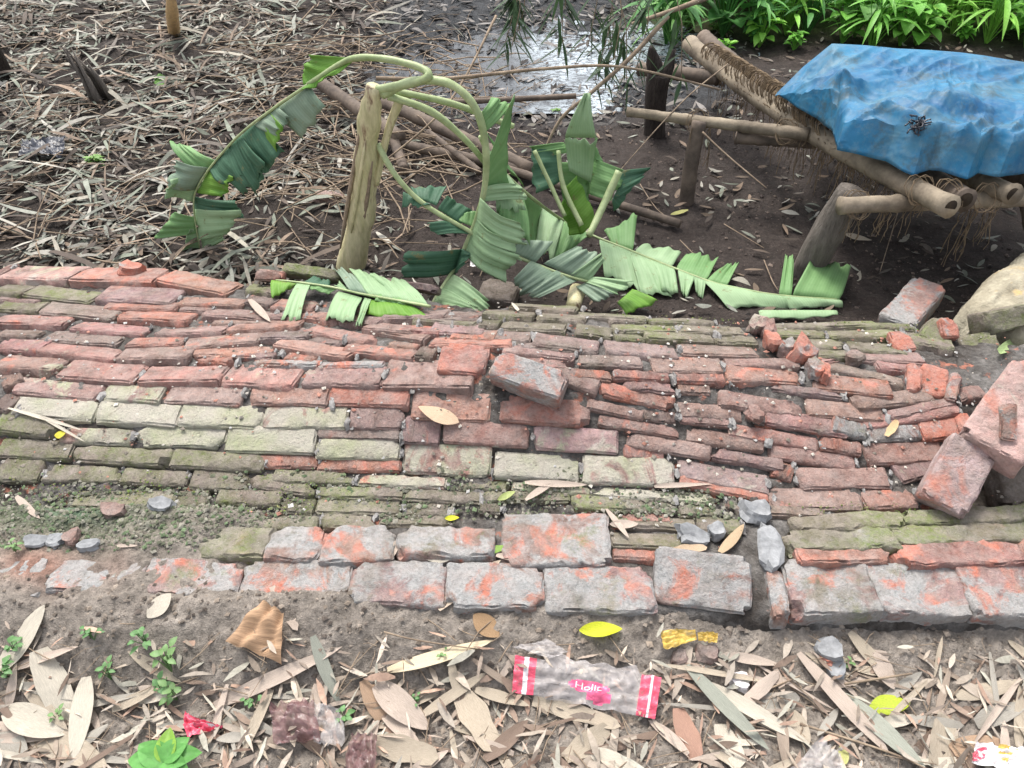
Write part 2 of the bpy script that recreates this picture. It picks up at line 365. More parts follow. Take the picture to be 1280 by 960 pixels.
me.loops.add(f.size); me.loops.foreach_set('vertex_index', f.ravel()); me.polygons.add(len(f)); me.polygons.foreach_set('loop_start', np.arange(0, f.size, 4)); me.polygons.foreach_set('loop_total', np.full(len(f), 4))
me.update(calc_edges=True); me.validate(); colattr(me, ground_col(X, Y).reshape(-1, 3)); me.materials.append(M_SOIL); me.shade_smooth()
go = bpy.data.objects.new('ground', me); COL.objects.link(go); tag(go, kind='structure')
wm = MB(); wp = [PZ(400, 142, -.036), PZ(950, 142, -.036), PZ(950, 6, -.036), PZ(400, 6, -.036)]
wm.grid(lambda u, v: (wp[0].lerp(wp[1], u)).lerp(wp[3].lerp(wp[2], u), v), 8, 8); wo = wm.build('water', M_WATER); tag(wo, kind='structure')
# ================================================================ BRICK MESHES
random.seed(3)
def brick_mesh(seed, L=.25, H=.075, D=.10, nl=14, nh=6, nd=5, chip=.5, rough=1., brk=0):
    me_v = []; me_f = []; key = {}
    def vid(p):
        k = (round(p[0], 5), round(p[1], 5), round(p[2], 5))
        if k not in key: key[k] = len(me_v); me_v.append(Vector(p))
        return key[k]
    ns = (nl, nh, nd); hh = (L/2, H/2, D/2)
    def st_(n, h_):
        e = min(.006/h_, .3); return [-1.]+[(-1+e)+(2-2*e)*i/(n-2) for i in range(n-1)]+[1.]
    S_ = [st_(ns[i], hh[i]) for i in range(3)]
    for ax in range(3):
        a, b = [(1, 2), (2, 0), (0, 1)][ax]
        for sgn in (-1, 1):
            for i in range(ns[a]):
                for j in range(ns[b]):
                    q = []
                    for di, dj in ((0, 0), (1, 0), (1, 1), (0, 1)):
                        p = [0, 0, 0]; p[ax] = sgn; p[a] = S_[a][i+di]; p[b] = S_[b][j+dj]; q.append(vid(p))
                    me_f.append(tuple(q) if sgn > 0 else tuple(q[::-1]))
    so = Vector((seed*3.7, seed*1.3, seed*5.1)); h = (L/2, H/2, D/2); bev = .007
    rs = random.Random(seed); chips = [(Vector((rs.choice((-1, 1)), rs.choice((-1, 1)), 1)), rs.uniform(.15, .5)) for _ in range(3)] if chip else []
    out = []
    for p in me_v:
        q = Vector((p.x*h[0], p.y*h[1], p.z*h[2]))
        d = [h[i]-abs(q[i]) for i in range(3)]; sd_ = sorted(d)
        if sd_[1] < 1e-5:       # an edge or a corner: pull in
            m = bev*max(.15, 1+1.6*mnoise.noise(q*45+so)+.8*mnoise.noise(q*110+so))
            for i in range(3):
                if d[i] < 1e-5: q[i] -= math.copysign(m*.55*(1.3 if sd_[2] < 1e-5 else 1), q[i])
        n = mnoise.noise_vector(q*11+so)*.0035*rough+mnoise.noise_vector(q*45+so)*.0024*rough
        q += n
        for c, r in chips:
            cc = Vector((c.x*h[0], c.y*h[1], h[2])); dist = (q-cc).length; R = .045*r*2*chip
            if dist < R: q += (Vector((0, 0, -.02))-cc*.25)*(1-dist/R)*.8
        if brk and q.x*brk > h[0]*.35: q.x -= brk*(abs(mnoise.noise(Vector((q.y*25, q.z*25, seed))))*.05)
        q.z -= h[2]; out.append(q)
    m = bpy.data.meshes.new('brick'); m.from_pydata([tuple(v) for v in out], [], me_f); m.update(); m.materials.append(MB_['R']); m.shade_smooth(); m.set_sharp_from_angle(angle=math.radians(50)); return m
HS = (.036, .05, .066, .085)
BM = {h_: [brick_mesh(i*7+k, H=h_, nh=max(4, round(h_/.015)+1), chip=.28, rough=.8) for k in range(8)] for i, h_ in enumerate(HS)}
BH = {h_: [brick_mesh(50+i*5+k, H=h_, nh=max(4, round(h_/.015)+1), chip=.7, rough=1.3) for k in range(4)] for i, h_ in enumerate(HS)}
def put_brick(me, mt, sc, parent, T, name='brick', cj=.19):
    o = bpy.data.objects.new(name, me); COL.objects.link(o); o.parent = parent
    if parent is not None and parent.name in EM: mt = Matrix.Translation(-EM[parent.name])@mt
    o.matrix_basis = mt@Matrix.Diagonal((sc[0], sc[1], sc[2], 1))
    o.material_slots[0].link = 'OBJECT'; o.material_slots[0].material = MB_[T]
    j = 1.25+random.uniform(-cj, cj)*1.4; c = BC[T]; j *= {'C': .8, 'O': .85, 'R': .92, 'G': .88}.get(T, 1); o.color = (c[0]*j*(1+random.uniform(-cj, cj)), c[1]*j, c[2]*j*(1+random.uniform(-cj, cj)), 1); return o
def frame_from(tl, tr, br, bl):
    c = (tl+tr+br+bl)/4; x = (tr+br)/2-(tl+bl)/2; v = (tl+tr)/2-(bl+br)/2; L = x.length; x.normalize(); v = v-x*v.dot(x); Hh = v.length; v.normalize(); n = x.cross(v)
    return c, x, v, n, L, Hh
def quad_brick(t, parent, fn=hzs, off=0., D=.10, tilt=None, me=None, name='brick', own=False):
    x0, t0, b0, x1, t1, b1, T = t
    P = [hit(x0, t0, fn, off), hit(x1, t1, fn, off), hit(x1, b1, fn, off), hit(x0, b0, fn, off)]
    c, x, v, n, L, Hh = frame_from(*P)
    a = math.radians(random.uniform(5, 14)) if tilt is None else math.radians(tilt)
    R = Matrix((x, v, n)).transposed()@Matrix.Rotation(-a if a else 0, 3, 'X')@Matrix.Rotation(math.radians(random.uniform(-2.6, 2.6) if x0 > 600 else random.uniform(-1.5, 1.5)), 3, 'Y')@Matrix.Rotation(math.radians(random.uniform(-1.2, 1.2)), 3, 'Z')
    # the lower edge rises, the upper edge dips under the course above
    Hh = max(Hh, .03)
    mt = Matrix.Translation(c+n*random.uniform(-.002, .006))@R.to_4x4()
    if own: return put_brick(brick_mesh(random.randint(1000, 9999), L*1.03, Hh*1.12, D, max(8, round(L/.011)), max(6, round(Hh/.011)), 6, .7, 2.1), mt, (1, 1, 1), parent, T, name)
    hq = min(HS, key=lambda q_: abs(q_-Hh*1.15))
    me = me or random.choice((BM if random.random() < .8 else BH)[hq])
    return put_brick(me, mt, (L/.25*1.02, Hh/hq*1.15, D/.10), parent, T, name)
BR = """
0,328,350,11,328,350,P;12,328,350,99,329,353,Q;100,329,353,204,333,357,R;207,333,357,292,352,369,R
0,350,368,38,352,372,G;38,354,372,120,362,378,G;130,356,375,222,360,383,M;226,368,381,306,371,384,P;308,366,378,345,372,384,M;310,352,366,350,358,370,G
133,376,387,222,378,388,R;0,366,376,50,370,378,M;225,381,389,265,384,390,P
0,374,388,55,377,390,G;57,377,393,148,384,400,M;153,386,400,240,391,406,R;257,383,395,343,386,401,M;345,372,388,395,376,390,P
0,392,407,88,395,408,P;96,399,413,185,405,418,P;200,404,418,285,404,417,M;290,400,415,378,395,412,P;268,395,404,350,399,406,M
0,408,421,52,409,421,M;60,410,426,150,416,431,M;162,419,432,230,419,432,R;232,422,436,325,414,430,P;330,411,426,388,410,424,M
0,422,438,58,425,440,P;56,425,442,150,433,452,P;152,431,450,240,432,451,M;245,430,444,345,430,446,P;248,444,453,292,447,456,R
0,442,463,80,444,464,P;82,446,472,174,456,478,P;180,456,478,280,456,479,P;283,450,481,374,456,484,P;383,457,482,479,457,482,P;482,448,482,592,448,488,P
0,462,490,26,458,474,P
22,468,492,124,480,500,Q;130,478,500,203,480,502,X;210,479,502,303,483,505,Q;313,483,504,410,484,506,P;413,482,506,511,484,507,R;516,489,522,612,493,526,P;627,496,526,735,498,531,R
0,488,512,18,494,520,M
20,494,520,122,502,525,W;122,502,527,224,504,531,W;225,503,531,328,507,533,W;330,507,533,434,508,537,X;438,508,535,504,510,535,P;504,519,552,550,522,554,M;555,525,554,660,531,557,P;668,532,561,772,539,565,Q
0,508,540,72,516,545,G;76,534,552,166,536,556,X;170,532,555,281,534,559,W;283,533,562,394,535,568,W;397,537,546,500,537,549,M
305,567,582,396,568,585,R;397,548,572,500,549,574,W;398,573,586,500,575,592,R;504,553,590,613,557,594,X;619,565,596,724,568,600,W;729,568,602,841,574,608,X
0,546,571,90,553,574,G;91,556,575,213,562,582,G;216,562,582,330,566,590,G;332,585,602,440,588,605,G;450,592,607,557,598,611,X;560,598,612,640,601,613,G
0,572,600,53,575,601,G;55,579,600,152,583,604,G;153,585,604,235,589,608,G;240,586,610,310,589,612,G;312,590,612,395,604,618,G;398,606,622,505,609,624,G;508,611,626,600,614,629,G;603,612,626,712,615,628,G;640,600,613,736,606,616,X;738,609,620,905,614,630,W
95,611,632,218,613,640,L;222,614,634,260,611,632,L;272,611,630,352,613,632,G;354,616,640,394,620,642,G;397,622,642,500,624,643,G;503,626,645,560,629,644,G;600,628,642,625,630,642,G;716,616,636,842,622,640,G;845,630,643,900,632,645,G
330,642,660,398,643,661,T;400,643,660,470,644,662,T;475,641,656,560,643,657,G
765,641,656,870,646,662,G;872,646,664,925,648,668,G;776,640,651,838,642,653,P;764,662,682,860,666,686,T;766,685,697,820,687,700,R
640,374,385,722,381,391,G;607,384,397,669,387,399,G;672,388,399,733,391,404,G;724,386,397,808,394,401,G;810,394,403,890,398,407,G
560,385,397,604,388,400,M;600,397,409,625,398,410,G;627,398,411,707,403,416,G;720,405,416,765,408,423,G;767,402,414,845,404,416,L;847,404,415,930,407,418,L;765,415,424,805,414,424,G
520,392,402,598,396,408,G;540,402,416,606,403,420,M;595,408,425,664,412,427,M;668,417,432,748,424,443,M;757,424,441,845,427,447,M;807,414,425,890,416,427,L;850,427,443,943,430,446,M;893,418,428,945,420,431,L
483,402,415,560,404,418,R;460,401,413,520,404,420,P;565,410,424,620,412,428,R;540,420,432,640,424,436,R
630,428,443,718,436,448,P;724,441,455,802,446,460,M;815,445,464,903,447,466,P;906,447,457,996,448,460,M;907,458,476,998,457,478,R;640,424,434,720,430,440,M
652,442,456,708,446,460,P;712,458,472,764,463,476,R;767,462,474,837,465,476,R;842,466,477,906,468,480,R;680,448,470,748,474,494,M
750,476,491,843,495,514,R;775,474,483,845,478,494,P;847,478,489,888,480,493,P;900,488,506,1002,499,521,P
735,498,508,805,514,525,P;847,503,518,928,508,528,P;930,506,522,958,510,530,M;958,510,530,1060,526,546,P;805,512,524,846,516,528,M
749,520,533,848,533,546,P;850,516,527,912,520,533,P;857,534,550,955,546,566,P;913,528,546,1022,548,562,P;1026,547,560,1076,552,571,R
785,540,556,888,557,576,Q;780,554,572,830,561,575,R;889,560,575,988,574,588,P;962,551,572,1070,573,588,P;848,574,597,960,594,618,Q;850,596,607,962,612,627,R
967,575,590,992,580,606,R;997,587,610,1110,584,609,P;1121,577,605,1168,562,592,P;1082,554,580,1178,550,576,P
962,608,634,1074,610,637,P;1078,611,637,1142,610,634,P;920,630,642,1030,634,648,M;905,618,634,922,620,636,C
1016,460,490,1112,482,494,R;1036,449,460,1130,472,482,M;960,475,484,1052,489,498,M;1066,496,510,1166,482,504,M;1010,495,520,1104,508,524,P;1106,514,524,1192,494,508,P;1060,524,538,1198,500,520,P;1195,486,500,1228,478,498,P
388,402,415,472,418,433,P;350,419,436,440,435,450,P;358,440,451,395,444,453,R;433,426,440,522,437,449,R;388,418,428,430,421,432,M;460,402,414,537,412,427,P;486,424,434,522,428,438,P;523,430,447,546,430,448,M;546,424,434,622,425,437,P
295,412,423,386,408,418,M;298,428,446,346,432,448,P;280,404,412,330,402,409,M;430,392,403,478,396,406,M;380,386,398,430,390,402,P;300,386,398,352,388,398,M;340,388,398,382,390,402,P;400,452,457,480,450,456,C;318,448,456,400,451,457,C;480,388,400,560,388,399,M;440,380,390,500,384,394,M;540,394,402,600,394,402,M;760,394,403,800,394,403,G
1086,534,550,1150,528,550,C;1150,526,550,1205,520,546,O;1040,520,540,1084,530,548,C
1006,448,460,1058,436,446,P;1060,436,448,1152,440,456,M;1095,448,462,1158,456,466,P
955,400,410,1095,403,409,G;962,409,421,1030,409,421,L;1032,409,420,1120,410,424,L;965,422,434,1056,424,436,L;1010,434,446,1060,436,448,L;1062,424,436,1130,428,444,G;1122,412,426,1190,420,440,G;1096,403,411,1140,405,414,G
"""
wall = empty('fallen_brick_wall', (0, 1.6, 0), 'collapsed red brick wall lying face up across the ground, with lime, soot and moss on its courses', 'brick wall')
nb = 0
for line in BR.strip().splitlines():
    for s in line.split(';'):
        q = s.split(','); t = tuple(float(v) for v in q[:6])+(q[6],)
        quad_brick(t, wall, D=random.uniform(.085, .11)); nb += 1
# bricks of the rows that run on outside the frame (left and right)
for k in range(15):
    y = 410+k*17
    for x0 in (-118, 1292):
        if x0 > 0 and k < 3: continue
        quad_brick((x0-random.uniform(0, 10), y, y+15, x0+104, y+random.uniform(-2, 2), y+15, random.choice('PPMG') if k < 10 else 'G'), wall)
# mortar bed under the courses
bed = MB(); us = np.linspace(-260, 1540, 300)
V_ = 110
for i, px in enumerate(us):
    be = float(back_edge(px))
    pf = PZ(px, 712, .06); pb = hit(px, be+4, hzs)
    for j in range(V_+1):
        t = j/V_; x = pf.x*(1-t)+pb.x*t; y = pf.y*(1-t)+pb.y*t
        z = hzs(x, y)-.014+.010*float(fbm(x*12, y*12, 3, 44))+.006*float(fbm(x*40, y*40, 2, 48))
        if t > .985: z -= .015
        qx, qy = project(x, y, z); z += .010*float(sst(590, 606, qy)*sst(668, 655, qy))*(.4+max(0, float(fbm(x*7, y*7, 2, 97))))
        z -= .16*float(sst(1198, 1214, qx+ (qy-600)*.3)*sst(1275, 1256, qx)*sst(545, 560, qy)*sst(640, 628, qy))
        bed.v.append(Vector((x, y, z)))
    bed.v.append(Vector((pb.x*1.0, pb.y+.015, gz(pb.x, pb.y)-.03)))
for i in range(len(us)-1):
    for j in range(V_+1):
        a = i*(V_+2)+j; bed.f.append((a, a+V_+2, a+V_+3, a+1)); bed.mi.append(0)
bo = fix_parent(bed.build('mortar_bed', M_BED, wall))
jm = MB(); rj = random.Random(8)
for line in BR.strip().splitlines():
    for s_ in line.split(';'):
        q = s_.split(','); 
        if rj.random() > .62: continue
        x1, t1, b1 = (float(v) for v in q[3:6]); hh_ = b1-t1
        for k in range(rj.choice((1, 2))):
            c = hit(x1+rj.uniform(0, 7), t1+hh_*rj.uniform(.1, .95), hzs, -.003); rr_ = rj.uniform(.006, .013); so = rj.random()*99
            def fj(u, v):
                th = u*2*math.pi; ph = (v-.5)*math.pi; p = Vector((math.cos(ph)*math.cos(th), math.cos(ph)*math.sin(th), math.sin(ph))); p = p*(1+.9*mnoise.noise(p*1.6+Vector((so, 0, 0)))+.4*mnoise.noise(p*4+Vector((so, 2, 0)))); return c+Vector((p.x*rr_*.8, p.y*rr_*1.7, p.z*rr_*.9))
            jm.grid(fj, 7, 5)
jo = tag(fix_parent(jm.build('joint_mortar', mk_simple('old_mortar', (.17, .16, .15), (.33, .32, .31), 30, .95, bump=.6), wall, True, 30)), kind='stuff')
# ---- footing: the bricks of the standing stub in front
foot = empty('wall_footing', (0, 1.1, 0), 'low stub of brick wall at the front with grey mortar left on its bricks', 'wall footing')
FR = """
250,655,690,336,655,698,T;338,655,697,402,659,700,C;404,659,700,492,655,698,C;497,657,692,618,660,696,C;628,645,699,760,643,704,C
-60,700,745,60,702,745,C;62,700,740,180,702,742,C;182,700,742,300,704,745,C
305,700,745,437,702,748,C;440,703,752,558,704,756,C;560,705,756,680,708,758,C;682,708,760,816,712,764,C;962,706,770,984,708,772,C;986,702,764,1092,702,764,C;1094,702,764,1205,704,766,C;1207,704,766,1320,706,768,C
985,664,687,1118,660,685,T;1120,660,683,1300,650,673,T;990,644,663,1128,640,659,L;1130,640,659,1300,630,648,L;996,687,703,1118,683,702,R;1120,684,704,1274,672,706,R;1277,672,706,1350,672,706,R
"""
for line in FR.strip().splitlines():
    for s in line.split(';'):
        q = s.split(','); t = tuple(float(v) for v in q[:6])+(q[6],)
        quad_brick(t, foot, D=.11 if t[1] > 695 else .09, tilt=random.uniform(1, 5), own=True, off=random.uniform(.008, .016) if (t[1] > 695) else .02)
pm = MB(); us = np.linspace(-200, 1480, 200)
for i, px in enumerate(us):
    for j in range(14):
        py = 790-j*10; p = PZ(px, py, .07); z = (hzs(p.x, p.y)-.012+.010*float(fbm(p.x*14, p.y*14, 3, 60)))
        pm.v.append(Vector((p.x, p.y, z if j > 1 else (.045 if j else -.02))))
for i in range(199):
    for j in range(13): a = i*14+j; pm.f.append((a, a+14, a+15, a+1)); pm.mi.append(0)
fix_parent(pm.build('mortar_bed', M_BED, foot))
# ---- loose bricks and broken pieces, each a thing of its own
def loose(P4, T, label, D=.08, name='loose_brick', fn=None, me=None, cat='brick', lift=0., group=None):
    # P4 = (px,py,z) for tl,tr,br,bl of its upper face
    P = [PZ(*p) for p in P4]; c, x, v, n, L, Hh = frame_from(*P)
    R = Matrix((x, v, n)).transposed(); me = me or brick_mesh(random.randint(100, 999), L, Hh, D, max(6, round(L/.015)+2), max(5, round(Hh/.015)+2), 5, .6, 1.1)
    o = put_brick(me, Matrix.Translation(c)@R.to_4x4(), (1, 1, 1), None, T, name)
    tag(o, label, cat, group); return o
loose([(1140, 343, .13), (1185, 357, .13), (1142, 412, .12), (1103, 392, .12)], 'C', 'loose brick with a red patch on the dark soil right of the long banana leaf', .09)
loose([(622, 430, .37), (712, 468, .34), (700, 496, .31), (612, 472, .33)], 'C', 'brick tipped up out of the middle of the wall with grey mortar on its face', .08)
loose([(548, 428, .31), (618, 430, .31), (600, 470, .29), (552, 462, .29)], 'R', 'pink brick half hidden behind the tipped mortar covered brick', .06)
loose([(1203, 545, .27), (1260, 574, .25), (1198, 642, .16), (1141, 612, .18)], 'Z', 'pale pink brick propped beside the black hole at the right edge', .07)
loose([(1264, 438, .38), (1345, 476, .38), (1285, 582, .28), (1206, 543, .29)], 'Z', 'large slanting pink brick with a grey mortar patch at the right edge', .09)
loose([(1252, 503, .37), (1272, 503, .37), (1270, 552, .31), (1250, 548, .31)], 'C', 'flat grey mortar patch stuck on the large slanting pink brick', .012, 'mortar_patch', cat='mortar')
loose([(1200, 418, .20), (1236, 414, .20), (1262, 440, .18), (1202, 452, .14)], 'L', 'mossy brick leaning under the yellowish masonry lump', .08)
loose([(1232, 390, .26), (1296, 378, .27), (1296, 405, .22), (1234, 420, .20)], 'G', 'grey topped brick resting against the yellowish masonry lump', .09)
loose([(1136, 425, .20), (1176, 396, .22), (1198, 404, .21), (1196, 432, .18)], 'G', 'mossy broken brick with a raw red end beside the yellowish lump', .08)
loose([(1172, 396, .24), (1196, 398, .24), (1200, 420, .21), (1180, 424, .20)], 'O', 'raw red broken brick end among the mossy bricks at the right', .06, 'brick_fragment', cat='brick fragment')
loose([(1108, 415, .23), (1138, 410, .23), (1146, 438, .21), (1122, 436, .21)], 'O', 'orange crumbled brick scrap on the mossy back edge of the wall', .03, 'brick_fragment', cat='brick fragment')
loose([(1250, 562, .20), (1300, 540, .24), (1300, 640, .08), (1252, 632, .09)], 'D', 'dark grey stone at the right edge beside the black hole', .1, 'stone', cat='stone')
loose([(1178, 455, .24), (1196, 466, .23), (1180, 494, .21), (1128, 490, .21)], 'O', 'broken brick end showing orange clay and a grey mortar band, right of the fallen courses', .06, 'brick_fragment', cat='brick fragment')
loose([(1144, 452, .25), (1160, 456, .25), (1146, 490, .22), (1126, 488, .22)], 'O', 'narrow orange broken brick end left of the grey mortar band', .06, 'brick_fragment', cat='brick fragment')
loose([(1196, 462, .25), (1210, 466, .25), (1192, 500, .22), (1178, 496, .22)], 'C', 'upright strip of grey mortar between two broken brick ends at the right', .05, 'mortar_chunk', cat='mortar')
loose([(820, 684, .155), (900, 690, .155), (984, 728, .15), (978, 790, .10)][:2]+[(982, 775, .09), (818, 752, .10)], 'C', 'big grey mortared brick block standing proud in the front row of the wall stub', .11, 'masonry_block', cat='masonry block')
loose([(600, 345, .07), (652, 352, .07), (640, 378, .06), (602, 372, .06)], 'D', 'dark purple brick lying on the soil behind the wall beside the banana leaf tip', .06)
loose([(318, 335, .20), (352, 338, .20), (352, 352, .17), (318, 350, .17)], 'R', 'red brick end at the back edge of the wall left of the banana stem', .06)
loose([(352, 326, .19), (430, 338, .19), (430, 350, .17), (354, 340, .17)], 'G', 'brown weathered brick at the foot of the banana stem', .06)
loose([(432, 340, .20), (545, 356, .20), (548, 366, .18), (434, 352, .18)], 'M', 'long brown brick under the torn banana leaf at the back edge', .06)
# diagonal string of broken bits on the right
bits = [(935, 402, 954, 420, 'Q', 'pale round brick crumb at the head of the broken red streak'), (950, 402, 968, 426, 'P', 'pink brick scrap beside the pale round crumb'),
        (955, 420, 974, 442, 'O', 'orange brick scrap in the upper half of the broken streak'), (972, 430, 990, 448, 'C', 'grey mortar scrap in the middle of the broken streak'),
        (986, 432, 1016, 460, 'O', 'largest orange brick scrap in the broken streak'), (1008, 452, 1026, 480, 'C', 'grey mortar scrap at the foot of the broken streak'),
        (1022, 458, 1036, 482, 'O', 'narrow orange scrap at the foot of the broken streak')]
def chunk(px0, py0, px1, py1, T, label, name='brick_fragment', cat='brick fragment', lift=.012, flat=.5, mat=None, group=None):
    c = hit((px0+px1)/2, (py0+py1)/2, surf, lift*.3); dist = (c-Vector((0, 0, CH))).length; w = (px1-px0)/FPX*dist; h = (py1-py0)/FPX*dist/.75
    s = random.randint(0, 999); b = MB(); n = 10
    def fn(u, v):
        th = u*2*math.pi; ph = (v-.5)*math.pi; p = Vector((math.cos(ph)*math.cos(th), math.cos(ph)*math.sin(th), math.sin(ph)))
        m = max(abs(p.x), abs(p.y), abs(p.z)); p = p.lerp(p/m*.8, .9); r = 1+.45*mnoise.noise(p*1.1+Vector((s, 0, 0)))+.22*mnoise.noise(p*3.0+Vector((s, 0, 9)))
        return Vector((p.x*w*.55*r, p.y*h*.5*r, p.z*min(w, h)*flat*r))
    b.grid(fn, 12, 8); o = b.build(name, mat or MB_[T], None, True, 22); o.location = c+Vector((0, 0, lift)); o.rotation_euler = (random.uniform(-.2, .2), random.uniform(-.2, .2), random.uniform(-.3, .3))
    o.color = g4(BC.get(T, (.4, .4, .4))); tag(o, label, cat, group); return o
for x0, y0, x1, y1, T, l in bits: chunk(x0, y0, x1, y1, T, l, flat=.6, lift=.01)
for x0, y0, x1, y1, T, l in [
    (1056, 440, 1078, 458, 'M', 'small pale grey mortar lump on the dark brick at the right of the wall'), (932, 510, 955, 530, 'P', 'small crumbled lump on the middle right courses'),
    (948, 658, 976, 716, 'C', 'long grey mortar shard standing against the front block'), (925, 630, 962, 655, 'C', 'thin grey mortar shard pointing up beside the front block'),
    (845, 662, 886, 682, 'C', 'pale mortar chip lying behind the front block'), (884, 655, 906, 676, 'C', 'grey chip next to the pale mortar chip'),
    (150, 330, 178, 350, 'O', 'crumbling orange knot in the back row of bricks at the left'), (130, 632, 160, 648, 'Q', 'pinkish flat stone on the mossy soil at the left'),
    (188, 625, 216, 642, 'C', 'grey flat stone on the mossy soil at the left'),
    (82, 664, 98, 684, 'Q', 'small pink stone at the top of the clay bank'), (60, 672, 82, 686, 'C', 'small dark grey stone at the top of the clay bank'),
    (34, 674, 60, 686, 'C', 'flat pale stone at the top of the clay bank, far left'), (100, 678, 124, 690, 'C', 'whitish stone at the top of the clay bank'),
    (1020, 803, 1052, 828, 'C', 'bluish grey chip on the soil below the right footing'), (1030, 822, 1052, 848, 'C', 'dark grey chip just under the bluish grey chip'),
    (1024, 815, 1040, 832, 'O', 'tiny red chip between two grey chips'), (912, 844, 936, 864, 'W', 'small white pebble on the front litter'),
    (870, 810, 896, 828, 'M', 'dull brown clod below the front block'), (838, 815, 858, 830, 'M', 'small clod beside the gold wrapper'),
    (395, 242, 430, 258, 'Q', 'pale pinkish stone left of the banana stem'), (1196, 520, 1212, 545, 'O', 'orange clay scrap under the slanting pink brick')]:
    chunk(x0, y0, x1, y1, T, l, 'stone' if 'stone' in l or 'pebble' in l else 'mortar_chunk' if 'mortar' in l or 'grey' in l else 'brick_fragment', 'stone' if 'stone' in l or 'pebble' in l else 'rubble', flat=.35, lift=.006, mat=M_MORTAR if T == 'C' else (M_WWHITE if 'white pebble' in l else None))
# yellowish lump of masonry
b = MB()
lump = [PZ(1290, 300, .10), PZ(1192, 392, .16), PZ(1200, 420, .12), PZ(1340, 400, .30)]
def lf(u, v):
    p = lump[0].lerp(lump[3], u).lerp(lump[1].lerp(lump[2], u), v); e = min(u, 1-u, v, 1-v); k = min(1, e*5)
    return p+Vector((0, 0, .10*math.sin(math.pi*min(1, u*1.2))*math.sin(math.pi*v)-.16*(1-k)**2))+mnoise.noise_vector(p*9)*.028+mnoise.noise_vector(p*28)*.010
b.grid(lf, 34, 34); o = b.build('masonry_lump', M_PLASTER); tag(o, 'yellowish rough lump of plastered masonry at the right edge below the tarpaulin', 'masonry')
b = MB(); b.tube([PZ(1216, 600, .20)+Vector((0, 0, -.02)), PZ(1226, 600, .16)], .0, 3)
# ================================================================ BANANA
def patch(mb, uvs, A, B_, C_, D_, nu=16, nv=7, sag=.0, wav=.006, seed=0, curl=0.):
    # A-B lies on the midrib, D-C is the outer edge
    A, B_, C_, D_ = map(Vector, (A, B_, C_, D_)); n0 = (B_-A).cross(D_-A); n0 = n0.normalized() if n0.length > 1e-9 else Vector((0, 0, 1))
    if n0.z < 0: n0 = -n0
    base = len(mb.v); w = (B_-A).length
    for i in range(nu+1):
        for j in range(nv+1):
            u, v = i/nu, j/nv; p = A.lerp(B_, u).lerp(D_.lerp(C_, u), v)
            uo = (u-.5)*(1.10 if v > 0 else 1.04)+.5; cut = 1-(.20*max(0, mnoise.noise(Vector((u*5, seed, 3)))+.1)+.10*max(0, mnoise.noise(Vector((u*16, seed, 9)))))*min(1, v*3)
            p = A.lerp(B_, uo).lerp(D_.lerp(C_, uo), v*cut*1.04)
            p = p+n0*(sag*.55*math.sin(math.pi*v)+.004*math.sin(u*23+seed*3)*v+wav*math.sin(u*9.5+seed)*v+wav*1.6*mnoise.noise(p*14+Vector((seed, 0, 0)))*v-curl*v*v)
            mb.v.append(p); uvs.append((u*w+seed*.37, v*(D_-A).length))
    for i in range(nu):
        for j in range(nv): a = base+i*(nv+1)+j; mb.f.append((a, a+nv+1, a+nv+2, a+1)); mb.mi.append(mb.cur)
def blade(name, segs, mats, parent, thick=.0016):
    if parent and len(segs) > 1:
        for k, s in enumerate(segs): blade('leaf_strip', [s], mats, parent, thick+.0001*(k % 5))
        return
    mb = MB(); uvs = []; ml = list(dict.fromkeys(s[4] for s in segs)); blade.n += 1
    for k, s in enumerate(segs):
        mb.cur = 0; k = blade.n; kw = s[5] if len(s) > 5 else {}
        patch(mb, uvs, *s[:4], seed=k*1.7+len(segs), **kw)
    o = mb.build(name, [mats[m] for m in ml], parent); uvl = o.data.uv_layers.new(name='UVMap')
    li = np.zeros(len(o.data.loops), int); o.data.loops.foreach_get('vertex_index', li); uvl.data.foreach_set('uv', np.array(uvs)[li].ravel().astype(np.float32))
    md = o.modifiers.new('thickness', 'SOLIDIFY'); md.thickness = thick
    if parent: fix_parent(o)
    return o
blade.n = 0
MATS = {'b': M_BAN, 'd': M_BAND, 'p': M_BANP, 'g': M_BANG, 'l': M_BANL}
def smooth_pts(pts, n=6):
    out = []; P = [pts[0]]+pts+[pts[-1]]
    for i in range(1, len(P)-2):
        for k in range(n):
            t = k/n; a, b, c, d = P[i-1], P[i], P[i+1], P[i+2]
            out.append(.5*((2*b)+(c-a)*t+(2*a-5*b+4*c-d)*t*t+(3*b-3*c+d-a)*t**3))
    out.append(pts[-1]); return out
def stem(name, pts, r0, r1, mat, parent, n=9, nn=6):
    p = smooth_pts(pts, nn); b = MB(); rr = [(r0+(r1-r0)*i/(len(p)-1))*(1+.16*mnoise.noise(Vector((i*.45, r0*900, 2)))) for i in range(len(p))]; b.tube(p, rr, n); o = b.build(name, mat, parent)
    if parent: fix_parent(o)
    return o
YT = 2.55
bp = empty('banana_plant', PZ(437, 335, 0), 'snapped banana plant standing behind the wall with its broken leaves hanging down both sides', 'banana plant')
tb = MB(); base_p = PZ(437, 338, 0.); top_p = PY(472, 108, YT-.02)
pts = []; rad = []
for i in range(40):
    t = i/39; p = base_p.lerp(top_p, t)+Vector((.012*math.sin(t*5), 0, 0)); pts.append(p); r = .055-.021*t+.003*math.sin(t*40)*(t > .25)
    if abs(t-.42) < .02: r += .006
    rad.append(r*(1 if t < .93 else .72)*(1+.05*math.sin(t*23)))
tb.tube(pts, rad, 20, rnd=.02); fix_parent(tb.build('pseudostem', M_STEM, bp))
